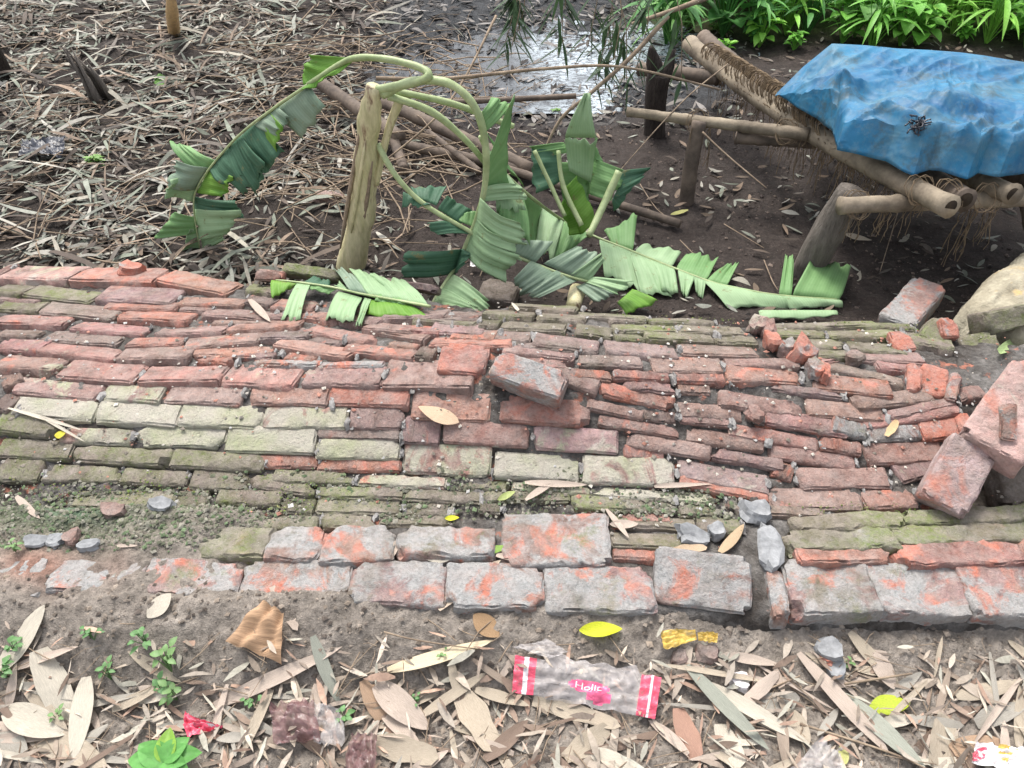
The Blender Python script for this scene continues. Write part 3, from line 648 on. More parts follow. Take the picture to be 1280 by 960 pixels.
for k in range(4):     # loose sheath strips on the stem
    a = -2.6+k*.8; t0, t1 = random.uniform(.0, .3), random.uniform(.5, .95)
    pp = [base_p.lerp(top_p, t0+(t1-t0)*s/6)+Vector((math.cos(a), math.sin(a), 0))*(.053-.020*(t0+(t1-t0)*s/6)+.004) for s in range(7)]
    b = MB(); b.tube(pp, [.003, .006, .008, .008, .007, .006, .002], 6); fix_parent(b.build('sheath', M_STEM if k % 2 else M_TWIG, bp))
A = lambda px, py, Yv: PY(px, py, Yv)
stem('petiole', [A(472, 112, 2.53), A(505, 106, 2.5), A(534, 97, 2.47), A(528, 86, 2.49), A(490, 75, 2.52), A(450, 72, 2.55), A(425, 80, 2.58), A(385, 106, 2.62)], .015, .009, M_PET, bp)
stem('petiole', [A(478, 118, 2.53), A(515, 102, 2.5), A(560, 104, 2.46), A(592, 132, 2.44), A(606, 175, 2.42), A(607, 225, 2.42), A(598, 268, 2.42), A(583, 306, 2.43), A(570, 335, 2.42), A(562, 345, 2.38), A(538, 383, 2.25)], .016, .006, M_PET, bp)
stem('petiole', [A(485, 120, 2.53), A(540, 140, 2.53), A(585, 178, 2.55), A(612, 210, 2.57), A(640, 236, 2.58)], .013, .009, M_PET, bp)
stem('petiole', [A(480, 112, 2.56), A(560, 128, 2.6), A(620, 150, 2.65), A(642, 158, 2.66)], .012, .010, M_PET, bp)
stem('petiole', [A(472, 180, 2.55), A(495, 220, 2.5), A(530, 255, 2.46), A(585, 288, 2.42), A(640, 318, 2.4), A(700, 342, 2.38), A(735, 352, 2.38)], .011, .005, M_PET, bp)
stem('petiole', [A(500, 125, 2.55), A(485, 165, 2.55), A(470, 230, 2.56)], .016, .012, M_STEM, bp)
ST = dict(nu=8, nv=8)
blade('leaf_blade', [
 (A(440, 74, 2.56), A(382, 106, 2.62), A(378, 92, 2.65), A(388, 70, 2.65), 'l'), (A(440, 76, 2.56), A(382, 106, 2.62), A(380, 112, 2.6), A(420, 92, 2.56), 'l'),
 (A(385, 108, 2.62), A(345, 135, 2.66), A(378, 172, 2.60), A(405, 135, 2.56), 'g', dict(sag=.015)),
 (A(345, 132, 2.66), A(318, 155, 2.68), A(345, 170, 2.60), A(362, 148, 2.6), 'g', dict(sag=.015)),
 (A(335, 140, 2.67), A(318, 158, 2.68), A(340, 205, 2.60), A(352, 160, 2.58), 'l', dict(sag=.01)),
 (A(322, 150, 2.68), A(296, 175, 2.70), A(325, 222, 2.60), A(352, 190, 2.58), 'd', dict(sag=.02)),
 (A(300, 170, 2.70), A(286, 184, 2.71), A(320, 243, 2.60), A(332, 205, 2.58), 'd', dict(sag=.02)),
 (A(303, 168, 2.70), A(270, 200, 2.73), A(303, 243, 2.62), A(325, 225, 2.60), 'd', dict(sag=.025)),
 (A(285, 182, 2.72), A(262, 208, 2.75), A(280, 230, 2.66), A(318, 215, 2.62), 'd', dict(sag=.02)),
 (A(270, 202, 2.74), A(252, 222, 2.76), A(215, 178, 2.86), A(235, 182, 2.86), 'b', dict(sag=.03)),
 (A(262, 210, 2.75), A(245, 236, 2.76), A(208, 232, 2.72), A(222, 200, 2.78), 'g', dict(sag=.04)),
 (A(248, 228, 2.76), A(242, 252, 2.77), A(206, 246, 2.68), A(215, 228, 2.7), 'p', dict(sag=.03)),
 (A(262, 210, 2.75), A(246, 240, 2.76), A(278, 245, 2.66), A(290, 222, 2.64), 'l', dict(sag=.01)),
 (A(243, 246, 2.77), A(242, 262, 2.77), A(303, 272, 2.68), A(292, 252, 2.70), 'd', dict(sag=.03)),
 (A(242, 262, 2.77), A(246, 298, 2.76), A(284, 292, 2.70), A(302, 264, 2.66), 'p', dict(sag=.03)),
 (A(245, 272, 2.77), A(249, 290, 2.76), A(195, 296, 2.74), A(218, 266, 2.76), 'b', dict(sag=.02)),
 (A(246, 288, 2.76), A(250, 313, 2.76), A(228, 314, 2.74), A(236, 288, 2.74), 'p', dict(sag=.01)),
 (A(250, 292, 2.76), A(254, 314, 2.76), A(280, 300, 2.74), A(275, 288, 2.72), 'p', dict(sag=.02))], MATS, bp)
stem('midrib', [A(385, 106, 2.615), A(340, 137, 2.655), A(300, 168, 2.69), A(268, 203, 2.73), A(248, 232, 2.75), A(242, 258, 2.755), A(250, 312, 2.75)], .006, .003, M_PET, bp, 6)
blade('leaf_blade', [
 (A(604, 235, 2.41), A(602, 252, 2.41), A(658, 248, 2.46), A(650, 232, 2.47), 'p', dict(sag=.02)),
 (A(606, 215, 2.42), A(604, 240, 2.42), A(632, 245, 2.5), A(640, 125, 2.48), 'b', dict(sag=.01)),
 (A(603, 140, 2.44), A(606, 165, 2.43), A(636, 130, 2.5), A(618, 122, 2.5), 'b', dict(sag=.01)),
 (A(600, 248, 2.41), A(595, 278, 2.41), A(656, 306, 2.33), A(652, 280, 2.36), 'p', dict(sag=.05)),
 (A(596, 274, 2.41), A(588, 292, 2.42), A(648, 325, 2.30), A(640, 298, 2.34), 'p', dict(sag=.05)),
 (A(590, 288, 2.42), A(580, 313, 2.43), A(632, 350, 2.30), A(646, 320, 2.30), 'p', dict(sag=.05)),
 (A(578, 312, 2.43), A(572, 340, 2.42), A(504, 345, 2.34), A(506, 317, 2.36), 'd', dict(sag=.02)),
 (A(576, 312, 2.43), A(566, 346, 2.41), A(580, 330, 2.36), A(590, 316, 2.4), 'd', dict(sag=.01)),
 (A(566, 343, 2.37), A(552, 362, 2.32), A(606, 395, 2.16), A(612, 378, 2.2), 'p', dict(sag=.03)),
 (A(553, 360, 2.32), A(538, 383, 2.24), A(580, 385, 2.17), A(596, 384, 2.17), 'p', dict(sag=.015))], MATS, bp)
h = lambda px, py, o=.02: hit(px, py, hzs, o)
blade('leaf_blade', [
 (h(536, 384, .03), h(500, 376, .03), h(462, 344, .035), h(506, 352, .03), 'p', dict(sag=.02)), (h(502, 376, .03), h(462, 370, .03), h(438, 336, .04), h(470, 344, .04), 'p', dict(sag=.02)),
 (h(460, 368, .03), h(438, 364, .03), h(418, 337, .04), h(437, 338, .04), 'g', dict(sag=.02)), (h(438, 364), h(425, 360), h(418, 358), h(425, 352), 'p'),
 (h(452, 372, .025), h(424, 364, .025), h(408, 398, .01), h(440, 403, .01), 'p', dict(sag=.02)), (h(464, 374, .025), h(456, 372, .025), h(444, 405, .01), h(452, 406, .01), 'p', dict(sag=.01)),
 (h(510, 380, .02), h(464, 374, .02), h(462, 393, .006), h(536, 398, .006), 'l', dict(sag=.015)), (h(504, 370, .035), h(478, 366, .035), h(470, 378, .02), h(505, 382, .02), 'b', dict(sag=.01)),
 (h(388, 354, .03), h(372, 353, .03), h(353, 399, .008), h(374, 399, .008), 'p', dict(sag=.02)), (h(420, 360, .03), h(386, 353, .03), h(380, 362, .02), h(412, 366, .02), 'b'),
 (h(372, 353, .03), h(340, 350, .03), h(342, 372, .01), h(366, 360, .015), 'l', dict(sag=.01)), (h(410, 358, .03), h(380, 353, .03), h(392, 346, .03), h(412, 352, .03), 'd')], MATS, bp)
stem('midrib', [h(538, 383, .035), h(500, 376, .034), h(455, 368, .033), h(415, 359, .033), h(375, 353, .033), h(345, 350, .03)], .005, .003, M_PET, bp, 6)
G = lambda px, py, z=.04: PZ(px, py, z)
blade('leaf_blade', [
 (A(540, 256, 2.47), A(505, 240, 2.5), A(504, 258, 2.46), A(530, 258, 2.44), 'd', dict(sag=.01)), (A(545, 257, 2.47), A(520, 247, 2.5), A(515, 235, 2.55), A(556, 232, 2.56), 'd', dict(sag=.01)),
 (A(575, 280, 2.44), A(548, 262, 2.46), A(560, 246, 2.5), A(592, 265, 2.5), 'd', dict(sag=.01)), (A(590, 292, 2.42), A(565, 277, 2.44), A(535, 278, 2.4), A(545, 293, 2.38), 'd', dict(sag=.015)),
 (A(595, 285, 2.43), A(575, 277, 2.44), A(575, 265, 2.47), A(600, 262, 2.48), 'b'),
 (A(668, 328, 2.39), A(640, 315, 2.4), A(650, 300, 2.44), A(690, 302, 2.44), 'g', dict(sag=.01)),
 (A(700, 342, 2.38), A(665, 326, 2.39), A(642, 350, 2.30), A(652, 368, 2.29), 'g', dict(sag=.02)), (A(722, 350, 2.38), A(696, 338, 2.38), A(656, 368, 2.29), A(672, 372, 2.28), 'g', dict(sag=.02)),
 (A(715, 345, 2.38), A(680, 330, 2.39), A(722, 308, 2.46), A(748, 315, 2.45), 'g', dict(sag=.01)), (A(735, 352, 2.38), A(712, 345, 2.38), A(750, 318, 2.44), A(755, 325, 2.44), 'p', dict(sag=.01)),
 (A(735, 352, 2.38), A(720, 358, 2.37), A(745, 378, 2.3), A(768, 368, 2.32), 'g', dict(sag=.01)), (A(740, 346, 2.39), A(730, 352, 2.38), A(775, 368, 2.31), A(790, 352, 2.36), 'p', dict(sag=.01))], MATS, bp)
# long leaf lying on the soil
lf_ = empty('banana_leaf', G(850, 335, 0), 'long torn banana leaf lying on the dark soil behind the wall, pale midrib pointing right', 'banana leaf')
rib = [A(600, 170, 2.55), A(616, 200, 2.56), A(650, 235, 2.57), G(700, 273, .11), G(740, 294, .07), G(790, 314, .06), G(850, 338, .05), G(905, 357, .045), G(975, 369, .045), G(1046, 374, .04)]
stem('midrib', rib, .008, .003, M_PET, lf_, 7)
blade('leaf_blade', [
 (A(606, 180, 2.55), A(632, 215, 2.565), A(655, 262, 2.45), A(622, 268, 2.44), 'p', dict(sag=.02)), (A(625, 210, 2.56), A(650, 235, 2.57), A(660, 305, 2.40), A(625, 270, 2.43), 'b', dict(sag=.02)),
 (A(648, 234, 2.57), G(678, 258, .12), G(672, 316, .06), G(652, 300, .10), 'b', dict(sag=.02)), (G(678, 258, .12), G(704, 277, .105), G(690, 324, .05), G(670, 314, .06), 'p', dict(sag=.02)),
 (G(706, 277, .105), G(738, 294, .07), G(722, 306, .05), G(692, 325, .04), 'b', dict(sag=.02)), (A(608, 165, 2.56), A(628, 205, 2.57), A(650, 232, 2.62), A(622, 190, 2.62), 'b', dict(sag=.01)),
 (G(750, 300, .07), G(785, 313, .06), G(800, 366, .02), G(757, 345, .03), 'p', dict(sag=.02)), (G(786, 314, .06), G(812, 324, .055), G(838, 370, .015), G(802, 366, .02), 'p', dict(sag=.02)),
 (G(812, 324, .055), G(842, 336, .05), G(846, 367, .02), G(822, 365, .02), 'p', dict(sag=.015)), (G(848, 338, .05), G(868, 346, .05), G(858, 374, .015), G(852, 366, .02), 'p', dict(sag=.01)),
 (G(868, 346, .05), G(882, 351, .048), G(878, 374, .015), G(870, 366, .02), 'p', dict(sag=.01)), (G(882, 351, .048), G(976, 370, .045), G(982, 386, .015), G(912, 385, .015), 'p', dict(sag=.015)),
 (G(976, 370, .045), G(1048, 375, .04), G(1050, 384, .02), G(990, 387, .015), 'p', dict(sag=.012)),
 (G(765, 304, .065), G(790, 314, .06), G(795, 268, .12), G(757, 288, .08), 'b', dict(sag=.01)), (G(795, 315, .06), G(838, 333, .052), G(850, 313, .05), G(808, 306, .05), 'p', dict(sag=.01)),
 (G(846, 337, .05), G(882, 350, .048), G(896, 322, .045), G(860, 316, .04), 'b', dict(sag=.015)), (G(884, 351, .048), G(908, 357, .046), G(922, 330, .05), G(905, 332, .05), 'b', dict(sag=.015)),
 (G(974, 368, .045), G(989, 369, .045), G(992, 322, .07), G(982, 320, .07), 'b', dict(sag=.01)), (G(992, 369, .045), G(1048, 374, .04), G(1062, 332, .05), G(1016, 325, .09), 'b', dict(sag=.02))], MATS, lf_)
l2 = empty('banana_leaf', G(730, 300, 0), 'young banana leaves standing upright behind the long leaf, with cut stalks crossing in front', 'banana leaf')
YE = 2.78
blade('leaf_blade', [
 (A(738, 228, YE), A(712, 214, YE), A(707, 172, YE+.02), A(744, 172, YE-.02), 'p', dict(sag=.02)), (A(744, 172, YE-.02), A(707, 172, YE+.02), A(731, 118, YE+.02), A(737, 118, YE+.02), 'p', dict(sag=.03)),
 (A(738, 222, YE+.02), A(740, 190, YE+.02), A(752, 212, YE+.05), A(745, 165, YE+.04), 'b'),
 (A(735, 240, YE), A(735, 196, YE+.06), A(782, 215, YE), A(768, 250, YE-.06), 'b', dict(sag=.03)), (A(768, 248, YE-.05), A(778, 214, YE), A(812, 210, YE+.05), A(800, 226, YE), 'd', dict(sag=.02)),
 (A(765, 250, YE-.06), A(775, 230, YE), A(800, 224, YE), A(770, 262, YE-.05), 'd'),
 (A(700, 226, YE), A(700, 190, YE+.05), A(664, 188, YE+.04), A(668, 240, YE-.05), 'd', dict(sag=.02)), (A(712, 190, YE+.03), A(705, 178, YE+.05), A(664, 184, YE+.04), A(672, 196, YE+.04), 'b'),
 (A(725, 292, YE-.12), A(704, 240, YE-.06), A(722, 222, YE-.04), A(745, 272, YE-.1), 'l', dict(sag=.02)), (A(704, 250, YE), A(695, 205, YE+.04), A(735, 205, YE+.04), A(735, 250, YE), 'b'),
 (A(728, 290, YE-.06), A(706, 250, YE-.02), A(700, 260, YE), A(712, 292, YE-.05), 'l')], MATS, l2)
stem('stalk', [A(774, 214, YE-.08), A(755, 255, YE-.14), A(736, 295, YE-.24)], .015, .012, M_PET, l2)
stem('stalk', [A(668, 188, YE-.04), A(690, 235, YE-.1), A(706, 270, YE-.16)], .008, .008, M_PET, l2)
stem('stalk', [A(698, 188, YE-.04), A(704, 232, YE-.1), A(727, 282, YE-.18)], .008, .010, M_PET, l2)
o = stem('banana_stem_piece', [G(722, 362, .06), G(716, 385, .05)], .030, .027, M_STEM, None, 14, 4); tag(o, 'short cut piece of pale banana stem with yellow core behind the wall', 'banana stem')
b = MB(); b.tube([G(716, 386, .05), G(716, 387, .048)], .018, 12); o2 = b.build('cut_core', mk_plain('core', (.55, .5, .12), .6), o)
o = stem('banana_sheath', [G(735, 318, .10), G(722, 330, .09), G(716, 345, .08)], .018, .016, M_STEM, None, 10, 4); tag(o, 'rolled scrap of pale banana sheath over the long leaf', 'banana sheath')
sg = blade('banana_leaf', [(G(772, 378, .05), G(790, 362, .06), G(820, 378, .04), G(785, 392, .035), 'l', dict(sag=.01))], MATS, None); tag(sg, 'bright green triangular leaf scrap at the wall edge below the stem piece', 'banana leaf')
sg = blade('banana_leaf', [(G(952, 388, .05), G(1040, 388, .05), G(1042, 397, .045), G(955, 399, .045), 'p', dict(sag=.01))], MATS, None); tag(sg, 'yellowed strip of banana sheath between the long leaf and the mossy wall edge', 'banana sheath')
# ================================================================ BAMBOO FRAME + TARPAULIN
fr = empty('bamboo_platform', PZ(1150, 330, 0), 'low platform of tied bamboo poles on wooden legs carrying the blue tarpaulin', 'bamboo platform')
def pole(name, p0, p1, r0, r1, mat, parent, nodes_=5, hollow=False, bend=.01):  # hollow: the end stays solid and gets the painted bore shade disc
    b = MB(); n = 36; pts = []; rr = []
    for i in range(n+1):
        t = i/n; p = Vector(p0).lerp(Vector(p1), t)+Vector((0, 0, -bend*math.sin(math.pi*t))); r = r0+(r1-r0)*t
        d = abs((t*nodes_) % 1-.5)*2
        if d > .93: r *= 1+.12*(d-.93)/.07
        pts.append(p+Vector((random.uniform(-.0015, .0015), 0, random.uniform(-.0015, .0015)))); rr.append(r)
    b.tube(pts, rr, 14, mi=0, rnd=.025)
    o = b.build(name, mat, parent)
    if parent: fix_parent(o)
    if hollow:
        d = (Vector(p1)-Vector(p0)).normalized(); c = MB(); c.tube([Vector(p1)+d*.0005, Vector(p1)+d*.0012], r1*.68, 14)  # dark disc on the solid end paints the shade inside the bore
        h_ = c.build('bore_shade_disc', M_BORE_SHADE, o)
    return o
pole('pole', PZ(862, 55, .36), PZ(1188, 259, .43), .041, .037, M_BAMBOO, fr, 7, True, .045)
pole('pole', PZ(880, 48, .34), PZ(965, 112, .34), .040, .038, M_BAMBOO_DARK, fr, 3)
pole('crossbar', PZ(1050, 257, .355), PZ(1330, 246, .36), .030, .030, M_BAMBOO, fr, 4, False, 0)
pole('pole', PZ(1120, 190, .37), PZ(1207, 250, .415), .042, .038, M_BAMBOO_DARK, fr, 2, True)
pole('pole', PZ(1190, 205, .38), PZ(1266, 243, .42), .036, .034, M_BAMBOO, fr, 2, True)
pole('pole', PZ(1250, 205, .38), PZ(1330, 236, .42), .040, .036, M_BAMBOO_DARK, fr, 2, True)
pole('crossbar', PZ(784, 140, .34), PZ(1010, 168, .36), .020, .026, M_BAMBOO, fr, 3, False, .0)
pole('crossbar', PZ(800, 86, .26), PZ(900, 98, .30), .034, .034, M_BAMBOO_DARK, fr, 2, False, .0)
pole('crossbar', PZ(920, 172, .30), PZ(1020, 178, .30), .026, .026, M_BAMBOO_DARK, fr, 2, False, .0)
def leg(pts, rr, mat, nm='leg', par=fr):
    b = MB(); p = smooth_pts([Vector(q) for q in pts], 5); r = np.interp(np.linspace(0, 1, len(p)), np.linspace(0, 1, len(rr)), rr); b.tube(p, list(r), 14, rnd=.05); o = b.build(nm, mat, par)
    if par: fix_parent(o)
    return o
leg([PZ(1066, 238, .38), PZ(1035, 290, .2), PZ(1004, 350, -.03)], [.050, .060, .056], M_WOOD)
leg([PZ(874, 152, .36), PZ(864, 205, .18), PZ(857, 260, -.03)], [.030, .032, .034], M_BAMBOO_DARK)
leg([PZ(1290, 240, .38), PZ(1300, 290, .2), PZ(1310, 345, -.03)], [.045, .05, .05], M_WOOD)
leg([PZ(1090, 100, .3), PZ(1090, 150, -.03)], [.045, .05], M_CHAR)
# wrapped fibre and dangling roots on the long pole
random.seed(11); b = MB(); p0, p1 = PZ(862, 55, .36), PZ(1186, 257, .43)
for k in range(520):
    t = random.uniform(.12, .92) if k < 380 else random.uniform(.45, .78); c = p0.lerp(p1, t)+Vector((random.uniform(-.03, .045), random.uniform(-.06, .05), -.035+random.uniform(-.01, .03)))
    L_ = random.uniform(.02, .10) if random.random() < .7 else random.uniform(.08, .24); pts = [c]
    for s in range(4): pts.append(pts[-1]+Vector((random.uniform(-.014, .014), random.uniform(-.014, .014), -L_/4)))
    b.tube(pts, random.uniform(.0007, .0019), 3, False)
for k in range(620):
    t = random.uniform(.10, .66); c = p0.lerp(p1, t); a0 = random.uniform(-2.6, 2.6); pts = []
    for s in range(6): a = a0+s*.35; pts.append(c+Vector((math.cos(a)*.049+s*.004, math.sin(a)*.03+s*.002, math.sin(a)*.047+.002)))
    b.tube(pts, random.uniform(.001, .003), 3, False)
for px, py, L_, z in [(1075, 265, .12, .36), (1110, 262, .1, .36), (950, 610, 0, 0), (1215, 260, .22, .36), (1240, 258, .15, .36), (870, 160, .25, .36), (885, 160, .18, .36)]:
    if L_ == 0: continue
    for k in range(9):
        c = PZ(px+random.uniform(-9, 9), py, z-.02); pts = [c]
        for s in range(5): pts.append(pts[-1]+Vector((random.uniform(-.012, .012), random.uniform(-.012, .012), -L_*random.uniform(.12, .26))))
        b.tube(pts, random.uniform(.0009, .002), 3, False)
o = fix_parent(b.build('hanging_fibre', M_FIBRE, fr)); tag(o, kind='stuff')
for px, py, z in [(1072, 256, .36), (1188, 243, .43), (1235, 247, .40), (1150, 238, .43), (873, 152, .35), (985, 165, .36)]:    # lashings
    b = MB(); c = PZ(px, py, z)
    for k in range(4):
        tw_ = random.uniform(-.02, .02); pts = [c+Vector((math.cos(a)*.040*random.uniform(.9, 1.1)+k*.007-.012+tw_*math.sin(a), math.sin(a*1.)*.028, math.sin(a)*.041*random.uniform(.9, 1.12))) for a in np.linspace(0, 6.3, 14)]; b.tube(pts, random.uniform(.0008, .002), 4, False)
    fix_parent(b.build('lashing', M_FIBRE, fr))
b = MB()      # matting of sticks the sheet lies on
for k in range(16):
    t = k/15; b.tube([PZ(1000+t*10, 142-t*62, .385), PZ(1330, 205-t*120, .39)], .018, 7)
fix_parent(b.build('stick_mat', M_BAMBOO_DARK, fr))
FE = [(969, 120), (992, 135), (1014, 150), (1040, 168), (1046, 190), (1075, 195), (1107, 202), (1142, 219), (1160, 214), (1190, 221), (1208, 225), (1222, 216), (1248, 222), (1330, 210)]
BE = [(972, 116), (1004, 84), (1040, 55), (1080, 57), (1120, 61), (1160, 63), (1200, 66), (1230, 70), (1260, 75), (1330, 86)]
def pl(P, u):
    k = u*(len(P)-1); i = min(int(k), len(P)-2); f_ = k-i; return P[i][0]*(1-f_)+P[i+1][0]*f_, P[i][1]*(1-f_)+P[i+1][1]*f_
def fold(x, y, ang, ka, kb, sd_, wd=2.6):
    a = x*math.cos(ang)+y*math.sin(ang); b_ = -x*math.sin(ang)+y*math.cos(ang); w = .25*mnoise.noise(Vector((x*2.2, y*2.2, sd_+3)))
    return max(0, 1-abs(mnoise.noise(Vector((a*ka, (b_+w)*kb, sd_))))*wd)
def tf(u, v):
    a = pl(FE, u); c = pl(BE, u); s = min(1, u*4.5)
    p = PZ(a[0], a[1], .44+.03*sst(.15, .35, u)); q = PZ(c[0], c[1], .44+.17*s)
    r = p.lerp(q, v); bul = .015*math.sin(math.pi*v)*s; x, y = r.x, r.y
    low = 1-float(sst(.3, .75, v)); e = min(1, v*14+.15, (1-v)*9, u*9)
    h_ = .060*low*fold(x, y, .35, 1.2, 4.5, 11, 2.2)+.052*fold(x, y, 1.15, .9, 3.6, 17, 2.2)*(.35+low)+.030*fold(x, y, -.5, 1.6, 7, 29)*(.3+.6*low)
    h_ += .011*fold(x, y, .8, 3, 13, 37, 3.2)+.004*fold(x, y, -1.2, 4, 17, 41, 3.2)+.012*mnoise.noise(Vector((x*3.5, y*3.5, 8)))
    h_ += .045*math.exp(-((v-.13-.05*math.sin(x*7))/.045)**2)*float(sst(.3, .42, u))
    h_ -= .05*math.exp(-(((x-1.33)/.06)**2+((y-2.92)/.09)**2))*s
    drop = (-.008-.02*mnoise.noise(Vector((x*5, 1, 1))))*(1-sst(0, .035, v)) if u > .3 else 0
    return r+Vector((0, 0, bul+(h_-.02)*e+float(drop)))
b = MB(); b.grid(tf, 230, 130); tp = b.build('blue_tarpaulin', M_TARP, None, True, 26); tag(tp, 'crumpled faded blue plastic tarpaulin spread over the bamboo platform', 'tarpaulin')
md = tp.modifiers.new('thickness', 'SOLIDIFY'); md.thickness = .002; md.offset = 1
b = MB()    # torn knot
dv_ = ray(1147, 158).normalized(); okk, kc, _n, _i = tp.ray_cast(Vector((0, 0, CH)), dv_); kc = kc-dv_*.012 if okk else PZ(1147, 158, .6)
for k in range(26):
    pts = [kc+Vector((random.gauss(0, .012), random.gauss(0, .012), random.gauss(0.006, .008)))]
    for s in range(3): pts.append(pts[-1]+Vector((random.gauss(0, .010), random.gauss(0, .010), random.gauss(.0, .009))))
    b.tube(pts, .003, 4)
o = b.build('knotted_cord', M_WBLACK); tag(o, 'small black and white knot tied in the middle of the blue tarpaulin', 'knot')
st = empty('wooden_post', PZ(818, 172, 0), 'dark rotten wooden post with a forked top standing behind the thin bamboo crossbar', 'post')
leg([PZ(818, 176, -.03), PZ(820, 120, .22), PZ(824, 92, .33)], [.052, .054, .058], M_CHAR, 'post', st)
leg([PZ(821, 95, .31), PZ(817, 78, .38), PZ(814, 58, .46)], [.045, .036, .010], M_CHAR, 'fork', st); leg([PZ(830, 95, .31), PZ(837, 82, .36), PZ(840, 62, .43)], [.035, .024, .012], M_CHAR, 'fork', st)
# poles and sticks lying behind the banana plant
for k, (a, c, r, l) in enumerate([
    (PZ(395, 100, .12), PZ(500, 172, .10), .034, 'thick bamboo pole lying behind the top of the banana stem'), (PZ(480, 128, .12), PZ(665, 212, .05), .032, 'long bamboo pole slanting down from the banana stem to the right'),
    (PZ(490, 178, .06), PZ(655, 212, .04), .024, 'shorter bamboo pole lying under the long slanting pole'), (PZ(488, 160, .10), PZ(505, 212, .04), .024, 'stub of bamboo pole just right of the banana stem'),
    (PZ(560, 128, .12), PZ(720, 120, .14), .014, 'thin pole end sticking out beyond the banana stalks'), (PZ(600, 200, .05), PZ(850, 280, .03), .018, 'brown pole half hidden under the banana leaves'),
    (PZ(535, 165, .10), PZ(600, 215, .04), .016, 'thin brown stick between the two slanting poles')]):
    b = MB(); n = 20; b.tube([a.lerp(c, i/n) for i in range(n+1)], [r*(1.1 if i % 6 == 5 else 1) for i in range(n+1)], 10); o = b.build('bamboo_pole', M_BAMBOO_DARK); tag(o, l, 'bamboo pole', 'bamboo poles lying behind the banana plant')
# ================================================================ LITTER (uncountable) ----------------------------------
rng = np.random.RandomState(5)
PAL = .9*np.array([[.24, .25, .215], [.19, .205, .17], [.28, .265, .22], [.09, .07, .055], [.20, .15, .11], [.34, .33, .29], [.07, .055, .045], [.17, .19, .15], [.12, .105, .09], [.15, .115, .085]])
def litter(name, n, area, dens, lmin, lmax, wr, pal, seedv, lift=.006, surfn=None, tilt=.35, bright=1.):
    x = rng.uniform(area[0], area[1], n*3); y = rng.uniform(area[2], area[3], n*3); px, py = project(x, y, 0)
    keep = rng.rand(n*3) < dens(x, y, px, py); x = x[keep][:n]; y = y[keep][:n]; n = len(x)
    L = rng.uniform(lmin, lmax, n); Wd = L*rng.uniform(wr[0], wr[1], n); th = rng.rand(n)*2*np.pi
    z = ground_z(x, y) if surfn is None else surfn(x, y); z = z+lift+rng.rand(n)**2*.03
    tz = rng.normal(0, tilt*.35, n); roll = rng.normal(0, tilt, n); bend = rng.normal(0, .11, n)
    m = 5; ts = np.linspace(0, 1, m); wp_ = np.array([.25, .85, 1, .7, .05]); V = np.zeros((n, m, 2, 3))
    dx, dy = np.cos(th), np.sin(th)
    for i, t in enumerate(ts):
        s = (t-.5)*L; be = bend*L*np.sin(np.pi*t)*.6; sw = rng.normal(0, .009, n)*L
        cx = x+dx*s-dy*sw; cy = y+dy*s+dx*sw; cz = z+s*np.sin(tz)+be
        for k, sg_ in enumerate((-1, 1)):
            w = Wd*.5*wp_[i]*sg_; V[:, i, k, 0] = cx-dy*w*np.cos(roll); V[:, i, k, 1] = cy+dx*w*np.cos(roll); V[:, i, k, 2] = cz+w*np.sin(roll)
    base = np.arange(n)[:, None]*(2*m); F = []
    for i in range(m-1): F.append(np.stack([base[:, 0]+2*i, base[:, 0]+2*i+1, base[:, 0]+2*i+3, base[:, 0]+2*i+2], -1))
    F = np.concatenate(F); Vv = V.reshape(-1, 3)
    me = bpy.data.meshes.new(name); me.vertices.add(len(Vv)); me.vertices.foreach_set('co', Vv.ravel()); me.loops.add(F.size); me.loops.foreach_set('vertex_index', F.ravel())
    me.polygons.add(len(F)); me.polygons.foreach_set('loop_start', np.arange(0, F.size, 4)); me.polygons.foreach_set('loop_total', np.full(len(F), 4)); me.update(calc_edges=True)
    c = pal[rng.randint(0, len(pal), n)]*rng.uniform(.7, 1.35, (n, 1))*bright; colattr(me, np.repeat(c, 2*m, 0)); me.materials.append(M_LIT)
    o = bpy.data.objects.new(name, me); COL.objects.link(o); tag(o, kind='stuff'); return o
notwall = lambda x, y: ~on_wall(x, y)
def d_left(x, y, px, py):
    n = fbm(x*2.5, y*2.5, 3, 70); m = np.clip(1-sst(330, 560, px+n*70), 0, 1)*(.22+.78*sst(-.25, .25, n))
    soil = np.exp(-((px-330)/130)**2-((py-285)/35)**2)*.75     # bare red soil left of the stem
    return (m*(1-soil)*notwall(x, y)*(y > 1.9)).astype(float)
o = litter('bamboo_leaf_litter', 12500, (-5.5, .3, 2.2, 8), d_left, .06, .15, (.10, .20), PAL, 1); tag(o, 'thick grey and tan litter of fallen bamboo leaves covering the ground behind the wall', 'leaf litter')
o = litter('fine_litter', 7000, (-5.5, .6, 2.2, 8), d_left, .03, .08, (.12, .3), PAL, 2, .012, bright=.9); tag(o, 'small crumbled leaf bits mixed through the bamboo litter at the left', 'leaf litter')
o = litter('long_blades', 1500, (-4.5, .1, 2.2, 6), d_left, .14, .36, (.04, .09), PAL*1.1, 12, .02); tag(o, 'longer pale bamboo blades lying on top of the litter at the left', 'leaf litter')
o = litter('scattered_leaves', 1900, (-.6, 3.5, 2.1, 5.4), lambda x, y, px, py: (notwall(x, y)*.5*(.25+.75*sst(-.1, .3, fbm(x*2, y*2, 2, 77)))*(y > 2)), .03, .085, (.18, .32), PAL, 3, bright=.95); tag(o, 'scattered dry leaves on the dark soil at the right behind the wall', 'leaf litter')
